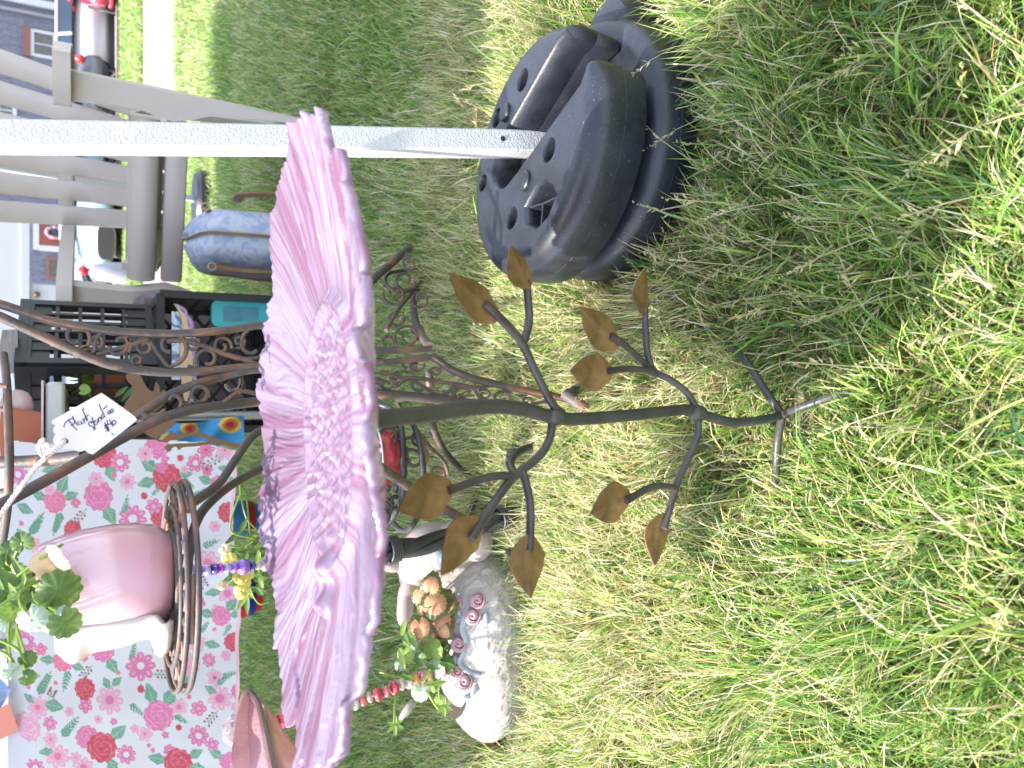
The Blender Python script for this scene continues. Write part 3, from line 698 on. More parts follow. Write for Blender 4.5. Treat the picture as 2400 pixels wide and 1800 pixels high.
# far legs
YB = 1.55
rail([(840, 690, 1.40), (880, 649, 1.46), (922, 613, 1.55), (945, 592, 1.62), (972, 578, 1.70)], 0.0095, 'leg')
rail([(985, 665, 1.62), (978, 676, 1.6), (969, 716, 1.52), (976, 761, 1.42), (992, 792, 1.3), (1007, 812, 1.15)], 0.0080, 'rail')
rail([(1010, 655, 1.62), (995, 652, 1.60), (960, 692, 1.5), (930, 730, 1.4), (905, 775, 1.25)], 0.0042, 'scroll_bar')
rail([(990, 628, 1.66), (950, 634, 1.6), (915, 640, 1.55), (902, 655, 1.52), (910, 672, 1.5), (935, 686, 1.5), (972, 676, 1.52)], 0.0042, 'scroll_bar')
scroll((948, 656), 10, 26, 40, -1.1, y=1.55, r=.0040)
scroll((925, 690), 10, 28, 150, 1.1, y=1.5, r=.0040)
scroll((955, 790), 10, 32, 200, -1.15, y=1.35, r=.0036)
scroll((905, 802), 8, 22, 150, 1.0, y=1.3, r=.0034)
rail([(1006, 872, 1.2), (1007, 900, 1.2), (1008, 950, 1.22), (1016, 1000, 1.25), (1038, 1051, 1.3), (1070, 1090, 1.34), (1101, 1118, 1.36), (1118, 1150, 1.36), (1108, 1185, 1.36), (1105, 1215, 1.37)], 0.0070, 'rail')
rail([(930, 942, 1.1), (960, 985, 1.15), (1010, 1050, 1.2), (1040, 1080, 1.24), (1050, 1110, 1.26)], 0.0036, 'scroll_bar')
rail([(860, 1072, 1.04), (889, 1095, 1.05), (931, 1122, 1.08), (971, 1149, 1.1), (1043, 1193, 1.15), (1092, 1220, 1.18)], 0.0085, 'leg')
for a in (((893, 1035), 10, 34, 60, 1.2), ((968, 1078), 8, 30, 200, -1.15), ((1020, 1112), 8, 26, 100, 1.0), ((955, 1060), 30, 52, 250, .45)):
    scroll(a[0], a[1], a[2], a[3], a[4], y=1.16, r=.0036)
# pot ring: two hoops with pierced scrollwork between them
RC = Vector((-0.2056, 0.86, 0.612)); ring = MB(); RRX = 0.105
rg = thing('x', None, None); bpy.data.objects.remove(rg)
tilt_r = rotm(1.5, 1.0, 0)
def RP(r, a, z=0): return RC+tilt_r @ Vector((r*math.cos(a), r*math.sin(a), z))
for (rr_, z_, t_) in ((RRX, 0, .0030), (RRX*.985, .009, .0026), (RRX*.75, .011, .0026), (RRX*.52, .011, .0030)):
    piece('hoop', M_rust, lambda b: b.tube([RP(rr_, 2*math.pi*i/64, z_) for i in range(64)], t_, 8, closed=True), ps, ang=60)
for q in range(10):
    a0 = q*2*math.pi/10
    pts = [RP(RRX*(.52+.46*math.sin(t*math.pi*.5)), a0+0.55*math.sin(t*math.pi)*(1 if q % 2 else -1), .010-.006*t) for t in [i/10 for i in range(11)]]
    piece('scroll', M_rust, lambda b: b.tube(cr_pts(pts, 2), .0027, 8), ps, ang=60)
    c = RP(RRX*.76, a0+.31, .008)
    piece('scroll', M_rust, lambda b: b.tube(spiral(c, tilt_r @ Vector((1, 0, 0)), tilt_r @ Vector((0, 1, 0)), .004, .020, q*77, 1.2, 20), .0025, 8), ps, ang=60)
piece('plate', M_rust, lambda b: b.lathe([(0.0, .006), (.056, .006), (.056, .009), (0, .009)], RC, 32, 0, tilt_r), ps)

# ------------------------------------------------------------------ price tag with handwriting
M_card = mat('white_card', (0.62, 0.61, 0.66), 0.75, var=0.02, vs=10)
M_ink = mat('ink', (0.03, 0.025, 0.05), 0.6)
M_str = mat('cotton_string', (0.66, 0.60, 0.58), 0.9, var=0.1, vs=90, bump=0.0006, bs=400)
def q2(p): return (p[0]/4.147, 850+p[1]/4.147)
TP = at(222, 995, .82); TN = (ray(222, 995).normalized()+Vector((0.05, 0, 0.10))).normalized()
tex = (atp(230, 995, TP, TN)-atp(222, 995, TP, TN)).normalized(); tey = TN.cross(tex).normalized()
def T2(p, off=0.0):
    u, v = q2(p); w = atp(u, v, TP, TN)-TP; return (w.dot(tex), w.dot(tey))
def T3(p, off=0.0006):
    u, v = q2(p); return atp(u, v, TP, TN)-TN*off
tagpix = [(505, 590), (510, 562), (535, 545), (945, 315), (985, 303), (1015, 312), (1290, 508), (1318, 545), (1305, 580), (935, 868), (895, 886), (855, 878), (835, 850), (800, 862), (755, 862), (715, 845), (690, 838), (640, 845), (590, 830), (560, 818), (530, 790), (515, 760), (525, 720), (537, 700), (520, 668), (522, 640), (540, 612), (530, 602)]
holec = T2((627, 768)); hr = 0.0032
tg = thing('price_tag', 'white scalloped price tag reading Plant stand $40.00 tied on with string', 'price tag', TP)
outl = [(p.x, p.y) for p in cr_pts([(*T2(p), 0) for p in tagpix], 3, True)]
piece('card', M_card, lambda b: b.plate(outl, TP, tex, tey, 0.0005, holes=[[(holec[0]+hr*math.cos(-2*math.pi*i/20), holec[1]+hr*math.sin(-2*math.pi*i/20)) for i in range(20)]]), tg, smooth=False, recalc=True)
ink = [
 [(660, 555), (690, 590), (720, 628), (748, 658)], [(618, 628), (630, 590), (655, 562), (690, 545), (718, 552), (724, 580), (705, 602), (685, 612)],
 [(702, 520), (722, 560), (755, 612)], [(778, 570), (762, 570), (755, 588), (768, 602), (786, 594), (788, 570), (795, 590), (806, 598)],
 [(800, 545), (812, 562), (822, 590), (815, 560), (828, 540), (838, 548), (848, 570)], [(800, 452), (815, 490), (835, 530), (850, 555)], [(798, 462), (812, 440)], [(822, 528), (862, 508)],
 [(898, 580), (880, 572), (860, 590), (868, 612), (892, 620), (912, 632), (908, 658)], [(890, 528), (905, 575), (925, 650)], [(880, 588), (930, 562)],
 [(932, 568), (915, 575), (918, 598), (938, 602), (946, 580), (945, 560), (952, 590)], [(948, 545), (960, 575), (956, 545), (972, 528), (980, 545), (988, 566)],
 [(1000, 500), (985, 512), (988, 540), (1006, 535), (1010, 505), (980, 450), (962, 400)], [(1000, 452), (1046, 418)], [(1005, 515), (1022, 530)],
 [(1048, 600), (1026, 602), (1016, 622), (1040, 634), (1056, 648), (1040, 664), (1024, 655)], [(1014, 580), (1030, 620), (1052, 672)], [(1030, 600), (1062, 660)], [(1010, 612), (1056, 600)], [(1010, 640), (1060, 634)],
 [(1036, 556), (1052, 600), (1090, 588)], [(1062, 552), (1080, 590), (1100, 622)], [(1098, 560), (1088, 580), (1100, 602), (1124, 592), (1122, 566), (1098, 560)],
 [(1052, 470), (1046, 488), (1060, 500), (1072, 486), (1066, 470), (1052, 470)], [(1080, 452), (1074, 470), (1086, 484), (1100, 470), (1094, 452), (1080, 452)], [(1048, 500), (1100, 480)],
 [(1155, 532), (1158, 538)], [(1084, 684), (1092, 695), (1108, 700)]]
for s_ in ink:
    P = cr_pts([T3(p) for p in s_], 4); piece('handwriting', M_ink, lambda b: b.tube(P, 0.00042, 5, flat=.5), tg)
def strg(pts, r=0.0016):
    P = cr_pts([at(*q2(p[:2]), p[2]) for p in pts], 10); out = []
    k = len(P)
    b = MB()
    for ph in (0, math.pi):
        b.tube([P[i]+Vector((math.cos(i*.9+ph), math.sin(i*.9+ph), 0))*r*.55 for i in range(k)], r*.72, 7)
    b.build('string', M_str, tg, ang=70)
strg([(627, 768, .815), (590, 800, .812), (520, 855, .81), (440, 925, .81), (340, 1030, .81), (220, 1190, .80), (120, 1320, .80), (40, 1430, .80), (-40, 1530, .80)], .0022)
strg([(435, 925, .808), (395, 880, .80), (375, 820, .795), (395, 765, .79), (428, 748, .79)], .0017)
strg([(435, 925, .808), (430, 870, .80), (420, 810, .795), (455, 790, .79), (480, 830, .79), (455, 880, .80)], .0016)

# ------------------------------------------------------------------ pink ceramic pot on the ring
M_cer = mat('pink_glaze', (0.56, 0.245, 0.255), 0.14, var=0.10, vs=10, col2=(0.54, 0.36, 0.42), coat=0.8, detail=2)
M_crm = mat('cream_glaze', (0.36, 0.28, 0.23), 0.2, var=0.08, vs=14, col2=(0.48, 0.40, 0.38), coat=0.6, detail=2)
M_dirt = mat('potting_soil', (0.03, 0.02, 0.013), 0.95, var=0.4, vs=120, bump=0.004, bs=200)
pot = thing('pink_pot', 'glossy pink ceramic pot with a cream petal, on the iron ring of the tall stand', 'flower pot', RC+Vector((.01, 0, .012)))
pc = at(400, 1350, .855); pc.z = RC.z+0.011
pr = [(q[0], q[1]*.82) for q in [(0.0, .002), (.036, .0), (.044, .004), (.052, .020), (.0545, .045), (.0540, .070), (.0510, .098), (.0460, .122), (.0410, .138), (.0390, .142), (.0370, .140), (.039, .132), (.044, .12), (.047, .10), (0, .10)]]
piece('body', M_cer, lambda b: b.lathe(pr, pc, 56, 0, rotm(0, 2, 0), wob=lambda a, z: 1+.012*math.sin(a*2+z*30)), pot, ang=60)
piece('soil', M_dirt, lambda b: b.lathe([(.038, .106), (.0, .109)], pc, 24), pot)
# cream petal wrapping the portrait-left side
pv = []; pf = []; nu, nv = 26, 14
for i in range(nu+1):
    t = i/nu
    for j in range(nv+1):
        s_ = j/nv; a = R(150+100*s_-15*t); zz = .004+t*.098
        base = .046+.012*math.sin(t*2.6)+(.010 if t < .12 else 0)
        fl_ = .013*math.exp(-((t-.86)/.13)**2)*math.sin(math.pi*s_)+.014*math.exp(-((t-.05)/.10)**2)
        rr_ = base+.010+.004*math.sin(s_*9+t*3)+fl_-.012*t
        pv.append(pc+Vector((rr_*math.cos(a), rr_*math.sin(a)*.9, zz)))
for i in range(nu):
    for j in range(nv): a = i*(nv+1)+j; pf.append((a, a+1, a+nv+2, a+nv+1))
bb = MB(); bb.add(pv, pf); o = bb.build('petal', M_crm, pot, ang=70); md = o.modifiers.new('s', 'SOLIDIFY'); md.thickness = .005; md.offset = -1

# plants ---------------------------------------------------------------
M_lf = leafmat('green_leaf', (0.055, 0.12, 0.025), (0.14, 0.24, 0.06), .38)
M_lf2 = leafmat('silvery_leaf', (0.22, 0.32, 0.20), (0.40, 0.48, 0.40), .25)
M_lf3 = leafmat('lime_leaf', (0.20, 0.32, 0.05), (0.30, 0.42, 0.10), .45)
M_dry = leafmat('dry_leaf', (0.50, 0.36, 0.20), (0.66, 0.52, 0.34), .3)
def round_leaf(c, r, nrm, up, m, parent, lobes=9, fold=0.25, name='leaf', depth=.10, tipf=0.0, cup=.25):
    nrm = Vector(nrm).normalized(); up = Vector(up); up = (up-nrm*up.dot(nrm)).normalized(); sd = up.cross(nrm)
    nA, nR = 44, 6; V = [Vector(c)]; F = []
    for k in range(1, nR+1):
        for i in range(nA):
            a = 2*math.pi*i/nA; e = 1+depth*abs(math.sin(a*lobes/2))*(k/nR)**2
            notch = 1-.55*math.exp(-((abs(a-math.pi))/.22)**2)
            e *= notch*(1+tipf*math.exp(-(min(a, 2*math.pi-a)/.5)**2)); q = r*e*k/nR
            x, y = q*math.cos(a), q*math.sin(a)
            z = -cup*(q/r)**2*r+fold*abs(y)*.8+.05*r*math.sin(a*lobes)*(k/nR)**2
            V.append(Vector(c)+up*x+sd*y+nrm*z)
    for i in range(nA): F.append((0, 1+i, 1+(i+1) % nA))
    for k in range(nR-1):
        for i in range(nA): a = 1+k*nA+i; b_ = 1+k*nA+(i+1) % nA; F.append((a, a+nA, b_+nA, b_))
    b = MB(); b.add(V, F); return b.build(name, m, parent, ang=80)
def stem(pts, r, m, parent, name='stem'):
    P = cr_pts(pts, 6); return piece(name, m, lambda b: b.tube(P, r, 6), parent, ang=60)
def long_leaf(a, b_, w, m, parent, name='leaf', droop=0.0, nrm=(0, -1, .4)):
    a = Vector(a); b_ = Vector(b_); ax = b_-a; L = ax.length; ax.normalize(); sd = ax.cross(Vector(nrm)).normalized(); nn = sd.cross(ax); V = []; F = []
    for i in range(9):
        t = i/8; ww = w*math.sin(math.pi*min(1, t*.92+.06))**.8*(1-t*.25)
        p = a+ax*L*t+Vector((0, 0, droop*t*t))
        V += [p-sd*ww/2+nn*ww*.18, p, p+sd*ww/2+nn*ww*.18]
    for i in range(8):
        F += [(3*i, 3*i+1, 3*i+4, 3*i+3), (3*i+1, 3*i+2, 3*i+5, 3*i+4)]
    q = MB(); q.add(V, F); return q.build(name, m, parent, ang=80)
pp = thing('potted_ivy', 'green and silver round-leaved trailing plant growing out of the glossy pink pot', 'plant', pc+Vector((0, 0, .13)))
Y1 = .80; vw = lambda u, v: -ray(u, v).normalized()
crown = at(88, 1350, .86)
for (u, v, rp, y, mm, du, dv, dep) in ((138, 1385, 54, .78, M_lf, 1, .2, .14), (122, 1378, 34, .79, M_lf, .4, 1, .14), (76, 1454, 36, .76, M_lf2, .6, 1, .16), (154, 1460, 40, .75, M_lf, .5, .8, .14), (148, 1440, 22, .76, M_lf2, -.2, .3, .12),
        (52, 1272, 28, .83, M_lf, -.3, -1, .1), (20, 1385, 40, .84, M_lf, 0, -1, .1), (40, 1350, 34, .85, M_lf3, 1, .5, .1), (10, 1330, 34, .86, M_lf, -1, 0, .1), (30, 1430, 30, .82, M_lf3, 0, 1, .1), (64, 1545, 22, .79, M_lf, .8, .6, .1), (30, 1575, 22, .78, M_lf2, .7, .7, .1), (64, 1588, 20, .78, M_lf, .9, .3, .1),
        (15, 1460, 22, .82, M_lf2, .5, .5, .1), (20, 1290, 26, .86, M_lf, 0, -1, .1), (96, 1390, 30, .82, M_lf, 0, -1, .1), (5, 1410, 26, .84, M_lf3, 0, -1, .1), (48, 1400, 24, .82, M_lf, 1, 0, .1)):
    c = at(u, v, y); vd = vw(u, v); ex_ = (at(u+du*10, v+dv*10, y)-c)
    n_ = vd+Vector((rnd.uniform(-.5, .3), 0, rnd.uniform(-.2, .6)))
    round_leaf(c, rp/FPX*y*.74, n_, ex_, mm, pp, lobes=11, depth=dep, fold=rnd.uniform(.05, .35))
    stem([crown, (crown+c)/2+Vector((0, 0, .012)), c-ex_.normalized()*0], .0013, M_lf3, pp)
for (a, b_) in (((0, 1500), (66, 1560)), ((-10, 1520), (40, 1575)), ((40, 1350), (148, 1275)), ((92, 1360), (0, 1420))):
    stem([at(*a, .80), at((a[0]+b_[0])/2+8, (a[1]+b_[1])/2-8, .79), at(*b_, .79)], .0013, M_lf3, pp)
for i in range(12):
    a = rnd.uniform(0, 6.28); st_ = at(rnd.uniform(0, 80), rnd.uniform(1350, 1470), .83)
    long_leaf(st_, st_+Vector((math.cos(a)*.03, -.01, math.sin(a)*.03)), .008, rnd.choice([M_lf, M_lf3]), pp)
dl = at(120, 1318, .79); round_leaf(dl, .013, vw(120, 1318)+Vector((-.3, 0, .3)), (at(130, 1330, .79)-dl), M_dry, pp, lobes=4, fold=.9, depth=.25)
stem([at(88, 1345, .80), dl], .0009, M_dry, pp)
stem([at(130, 1470, .78), at(108, 1440, .785), at(75, 1410, .79)], .0012, M_lf3, pp)
# ------------------------------------------------------------------ resin chair
M_taupe = mat('taupe_resin', (0.47, 0.415, 0.385), 0.42, var=0.05, vs=5, bump=0.0002, bs=300)
ch = thing('garden_chair', 'grey taupe resin Adirondack chair behind the white canopy leg', 'chair')
def cbox(name, c, size, rot=None, bev=.006):
    return piece(name, M_taupe, lambda b: b.box(c, size, rot, 0, bev), ch, ang=50)
# seat front, drawn as a rolled board, and the stretcher under it
b = MB(); prof = []
for i in range(13):
    a = R(-80+i*14); prof.append((-.055*math.cos(a)*.7, .545+.040*math.sin(a)))
prof += [(.06, .580), (.06, .510), (0.0, .506)]
V = []; F = []; nx = 2
for x_ in (-.245, .245): V += [(x_, p[0], p[1]) for p in prof]
k = len(prof)
for i in range(k): F.append((i, (i+1) % k, k+(i+1) % k, k+i))
F += [tuple(range(k-1, -1, -1)), tuple(range(k, 2*k))]
b.add(V, F); b.build('seat_front', M_taupe, ch, ang=50)
cbox('stretcher', (0, .0, .458), (.50, .028, .062))
for i in range(6):
    cbox('seat_slat', (0, .085+i*.072, .572-i*.020), (.49, .064, .018), rotm(-15, 0, 0), .004)
# back: six slats fanned out, two rails behind
back_o = Vector((0, .47, .40)); lean = R(24); bu = Vector((0, math.sin(lean), math.cos(lean))); bn = Vector((0, -math.cos(lean), math.sin(lean)))
nS = 6
for i in range(nS):
    q = (i-(nS-1)/2); fan = q*R(3.1); w0, w1 = .062, .088
    x0 = q*.0705; d = Vector((math.sin(fan), 0, 0))+bu*math.cos(fan)
    Ls = .98-.010*q*q
    base = back_o+Vector((x0, 0, 0)); sd = Vector((math.cos(fan), 0, 0))-bu*math.sin(fan)
    V = []; F = []
    for j in range(9):
        t = j/8; w = (w0+(w1-w0)*t)/2; cr_ = .016*(t-.5)**2*4-.01
        if t == 1: w *= .72
        for (sx, sn) in ((-1, 0), (-.86, .006), (.86, .006), (1, 0), (.86, -.012), (-.86, -.012)):
            V.append(base+d*(t*Ls)+sd*(sx*w)+bn*(sn+cr_))
    for j in range(8):
        for k in range(6): a = j*6+k; c_ = j*6+(k+1) % 6; F.append((a, c_, c_+6, a+6))
    F += [(5, 4, 3, 2, 1, 0), tuple(48+k for k in range(6))]
    b = MB(); b.add(V, F); b.build('back_slat', M_taupe, ch, ang=50, recalc=True)
Mb = Matrix((Vector((1, 0, 0)), -bn, bu)).transposed()
cbox('back_rail', back_o+bu*.40-bn*.016, (.46, .02, .055), Mb)
cbox('back_rail', back_o+bu*.80-bn*.016, (.52, .02, .05), Mb)
# arms and moulded legs
for s_ in (-1, 1):
    pts = [(.27, -.10), (.375, -.12), (.40, -.09), (.395, .20), (.36, .50), (.31, .62), (.265, .62), (.25, .30), (.245, .0)]
    P2_ = cr_pts([(p[0], p[1], 0) for p in pts], 4, True)
    o_ = Vector((0, 0, .765)); b = MB()
    b.plate([(p.x*s_, p.y) for p in P2_], o_, (1, 0, 0), (0, 1, 0), .010)
    rim = [Vector((p.x*s_, p.y, .765)) for p in P2_]; k = len(rim)
    ctr = Vector((.32*s_, .22, 0)); V = []; F = []
    for p in rim:
        q = p+Vector((ctr.x-p.x, ctr.y-p.y, 0)).normalized()*.010
        V += [Vector((p.x, p.y, .765)), Vector((p.x, p.y, .733)), Vector((q.x, q.y, .733)), Vector((q.x, q.y, .765))]
    for i in range(k):
        for j in range(3): a = i*4+j; c_ = ((i+1) % k)*4+j; F.append((a, c_, c_+1, a+1))
    b.add(V, F); b.build('arm', M_taupe, ch, ang=50, recalc=True)
    # leg: wide panel, flaring at the foot
    V = []; F = []; n = 16
    for j in range(n+1):
        t = j/n; z = .762*(1-t); yy = -.055-.075*t*t; xo = .345-.030*t; xi = .262+.055*t if z > .52 else .262+.055*t
        if z < .60: xi = xi-.030*math.exp(-((z-.47)/.07)**2)
        th_ = .055+.015*t
        V += [(s_*xo, yy, z), (s_*xi, yy, z), (s_*xi, yy+th_, z), (s_*xo, yy+th_, z)]
    for j in range(n):
        for k in range(4): a = j*4+k; c_ = j*4+(k+1) % 4; F.append((a, c_, c_+4, a+4))
    F += [(0, 1, 2, 3), tuple(n*4+k for k in range(4))]
    b = MB(); b.add(V, F); b.build('leg', M_taupe, ch, ang=50, recalc=True)
    b = MB(); b.add([(s_*.20, .0, .60), (s_*.20, .50, .48), (s_*.20, .60, .0), (s_*.20, .52, .0), (s_*.20, .42, .40), (s_*.20, .0, .50)], [(0, 1, 2, 3, 4, 5)])
    b.add([(s_*.222, .0, .60), (s_*.222, .50, .48), (s_*.222, .60, .0), (s_*.222, .52, .0), (s_*.222, .42, .40), (s_*.222, .0, .50)], [(5, 4, 3, 2, 1, 0)])
    b.add([(s_*q, y_, z_) for (y_, z_) in ((.0, .60), (.50, .48), (.60, .0), (.52, .0), (.42, .40), (.0, .50)) for q in (.20, .222)], [(2*i, 2*i+1, (2*i+3) % 12, (2*i+2) % 12) for i in range(6)])
    b.build('rear_leg', M_taupe, ch, smooth=False, recalc=True)
fc_ = at(335, 470, 2.60)
ch.location = (fc_.x, 2.60, 0); ch.rotation_euler = (0, 0, R(-25))

# ------------------------------------------------------------------ blue toile bag
def noise_mix(name, a, b_, scale, lo, hi, rough=.8, dist=2.0, bump=.0006):
    m = mat(name, a, rough, var=.05, vs=6, bump=bump, bs=350); N, L = nodes(m); pb = N['Principled BSDF']; tc = N.new('ShaderNodeTexCoord')
    nz = N.new('ShaderNodeTexNoise'); nz.inputs['Scale'].default_value = scale; nz.inputs['Detail'].default_value = 6; nz.inputs['Distortion'].default_value = dist
    cr = N.new('ShaderNodeValToRGB'); cr.color_ramp.elements[0].position = lo; cr.color_ramp.elements[1].position = hi
    cr.color_ramp.elements[0].color = (*a, 1); cr.color_ramp.elements[1].color = (*b_, 1)
    L.new(tc.outputs['Object'], nz.inputs[0]); L.new(nz.outputs[0], cr.inputs[0]); L.new(cr.outputs[0], pb.inputs['Base Color']); return m
M_toile = noise_mix('blue_toile', (0.44, 0.46, 0.55), (0.29, 0.34, 0.50), 20, .46, .60)
M_leather = mat('tan_leather', (0.20, 0.11, 0.055), .55, var=.2, vs=20, bump=.0005, bs=200)
M_zip = mat('brass_zip', (0.33, 0.27, 0.17), .5, var=.1, vs=60)
M_zipt = mat('zip_tape', (0.16, 0.105, 0.10), .8)
BY = 2.30; bg_ = thing('tote_bag', 'pale blue toile print bag with tan leather handles standing on the grass by the chair', 'bag', (.42, BY, 0))
c0 = at(640, 562, BY); xw = .092; V = []; F = []
nz_, na = 22, 40
top_z = at(452, 560, BY).z; zs = [top_z*(i/nz_) for i in range(nz_+1)]
def bagp(a, z):
    t = z/top_z; sq = (abs(math.cos(a))**3.2+abs(math.sin(a))**3.2)**(-1/3.2)
    w = xw*(1.0-.06*t)*(1 if t < .84 else math.sqrt(max(0.02, 1-((t-.84)/.165)**2))); dpt = .19*(1-.10*t)*(1 if t < .9 else math.sqrt(max(.02, 1-((t-.9)/.105)**2)))
    r_ = 1+.035*noise.noise(Vector((math.cos(a)*1.6, math.sin(a)*1.6, z*9)))
    return Vector((c0.x+w*sq*math.cos(a)*r_, BY+.14+dpt*sq*math.sin(a)*r_, z+.012*math.sin(a*2+.8)*t))
for z in zs:
    for j in range(na): V.append(bagp(2*math.pi*j/na, z))
for i in range(nz_):
    for j in range(na): F.append((i*na+j, i*na+(j+1) % na, (i+1)*na+(j+1) % na, (i+1)*na+j))
F.append(tuple(nz_*na+j for j in range(na))); b = MB(); b.add(V, F); b.build('body', M_toile, bg_, ang=70)
def zippath(off): return [bagp(-math.pi/2+.0, z)+Vector((off, -.004, 0)) for z in zs[3:-1]]+[bagp(-math.pi/2, top_z)+Vector((off, .01, .004)), bagp(0, top_z)*.5+bagp(math.pi, top_z)*.5+Vector((off, -.02, .008))]
zp = zippath(0)
piece('zip_tape', M_zipt, lambda b: b.tube(cr_pts(zp, 2), .0125, 6, flat=.25), bg_)
piece('zip', M_zip, lambda b: b.tube([p+Vector((0, -.003, .001)) for p in cr_pts(zp, 2)], .0055, 6), bg_)
def strap(pts, w=.011):
    P = cr_pts([at(*p) for p in pts], 6); piece('handle', M_leather, lambda b: b.tube(P, w, 8, flat=.4), bg_)
strap([(520, 502, 2.32), (490, 495, 2.32), (478, 488, 2.3)]); strap([(560, 465, 2.4), (556, 470, 2.36), (562, 460, 2.3), (580, 456, 2.28), (610, 456, 2.27), (660, 458, 2.27)], .014)
strap([(506, 622, 2.3), (525, 628, 2.28), (560, 634, 2.27), (600, 637, 2.26), (660, 640, 2.26)], .015); strap([(492, 636, 2.34), (540, 645, 2.32), (600, 655, 2.3), (650, 658, 2.3)], .008)
for (u, v) in ((482, 484), (497, 625)): piece('ring', M_zip, lambda b: b.tube(spiral(at(u, v, 2.28), (1, 0, 0), (0, 0, 1), .010, .010, 0, 1, 16), .0025, 6), bg_)

# ------------------------------------------------------------------ black milk crates
M_crate = mat('crate_plastic', (0.006, 0.006, 0.009), .5, var=.2, vs=15, bump=.0003, bs=200)
def wall_grid(b, o, ex, ey, w, h, nx, ny, t=.0085, th=.012, frame=.020, solid=()):
    """lattice panel made of crossing ribs inside a frame"""
    ex = Vector(ex).normalized(); ey = Vector(ey).normalized(); n = ex.cross(ey); o = Vector(o)
    def rib(a, c, ww, dd):
        b.bar(o+ex*a[0]+ey*a[1], o+ex*c[0]+ey*c[1], ww, dd, up=n)
    rib((0, frame/2), (w, frame/2), frame, th*1.3); rib((0, h-frame/2), (w, h-frame/2), frame, th*1.3)
    rib((frame/2, frame), (frame/2, h-frame), frame, th*1.28); rib((w-frame/2, frame), (w-frame/2, h-frame), frame, th*1.28)
    for i in range(1, nx): x_ = frame+(w-2*frame)*i/nx; rib((x_, frame), (x_, h-frame), t, th)
    for j in range(1, ny): y_ = frame+(h-2*frame)*j/ny; rib((frame, y_), (w-frame, y_), t, th*.82)
    for (x0, y0, x1, y1) in solid:
        rib((x0*w, (y0+y1)/2*h), (x1*w, (y0+y1)/2*h), (y1-y0)*h, th*.5)
def diamond(b, o, ex, ey, w, h, n, t=.008, th=.010):
    ex = Vector(ex).normalized(); ey = Vector(ey).normalized(); nn = ex.cross(ey); o = Vector(o)
    for s_ in (1, -1):
        for i in range(-n, n+1):
            # line y = s*x*h/w*? + c, clipped to the panel
            c_ = i/n*h*1.0 if s_ > 0 else h+i/n*h
            pts = []
            for x_ in (0, w):
                y_ = c_+s_*x_*h/w
                pts.append((x_, y_))
            (xa, ya), (xb, yb) = pts
            def clip(xa, ya, xb, yb):
                for (lo, hi) in ((0, h),):
                    dy = yb-ya
                    if abs(dy) < 1e-9: return None
                    t0, t1 = (lo-ya)/dy, (hi-ya)/dy
                    if t0 > t1: t0, t1 = t1, t0
                    t0 = max(0, t0); t1 = min(1, t1)
                    if t1-t0 < .04: return None
                    return (xa+(xb-xa)*t0, ya+dy*t0, xa+(xb-xa)*t1, ya+dy*t1)
            c2 = clip(xa, ya, xb, yb)
            if c2: b.bar(o+ex*c2[0]+ey*c2[1], o+ex*c2[2]+ey*c2[3], t, th*(1 if s_ > 0 else .8), up=nn)
def crate(name_label, o, dirs, open_face, W_=.30, D_=.30, H_=.28, grid=(6, 5)):
    """o = lower corner, dirs = three edge directions (w, d, h)"""
    t = thing('milk_crate', name_label, 'crate'); o = Vector(o); w, d, h = [Vector(q).normalized() for q in dirs]
    WORLD[t.name] = Vector((0, 0, 0))
    faces = {'front': (o, w, h, W_, H_), 'back': (o+d*D_, w, h, W_, H_), 'left': (o, d, h, D_, H_), 'right': (o+w*W_, d, h, D_, H_), 'floor': (o, w, d, W_, D_), 'top': (o+h*H_, w, d, W_, D_)}
    for k_, (oo, a, c_, ww, hh) in faces.items():
        b = MB()
        if k_ == open_face:
            for q in range(4):
                p = [(0, 0), (ww, 0), (ww, hh), (0, hh)]; A_, B_ = p[q], p[(q+1) % 4]
                b.bar(oo+a*A_[0]+c_*A_[1], oo+a*B_[0]+c_*B_[1], .018, .022, up=a.cross(c_))
            b.build('rim', M_crate, t, smooth=False); continue
        opp = {'front': 'back', 'back': 'front', 'left': 'right', 'right': 'left', 'top': 'floor', 'floor': 'top'}[open_face]
        if k_ == opp:
            wall_grid(b, oo, a, c_, ww, hh, 1, 1); diamond(b, oo, a, c_, ww, hh, 6)
            b.build('base_lattice', M_crate, t, smooth=False)
        else:
            wall_grid(b, oo, a, c_, ww, hh, *grid, solid=[(0.05, .0, .95, .22), (0.05, .80, .95, 1.0)] if k_ != 'right' else [(0.05, .84, .95, 1.0)])
            b.build('wall_lattice', M_crate, t, smooth=False)
    return t
Z3 = at(46, 862, 2.05).z-.285
crate('upper black milk crate with a corner towards us, holding a potted spiky plant', (.042, 2.05, Z3), ((.60, .80, 0), (-.80, .60, 0), (0, 0, 1)), 'top', .27, .28, .285, (6, 5))
crate('black milk crate on its side with the wooden crescent and the teal box inside', (-.115, 2.06, Z3-.272), ((1, .02, 0), (-.02, 1, 0), (0, 0, 1)), 'front', .335, .27, .268, (7, 6))
crate('lowest black milk crate, under the one holding the teal box', (-.115, 2.06, .012), ((1, .02, 0), (-.02, 1, 0), (0, 0, 1)), 'front', .335, .27, max(.1, Z3-.272-.018), (7, 4))
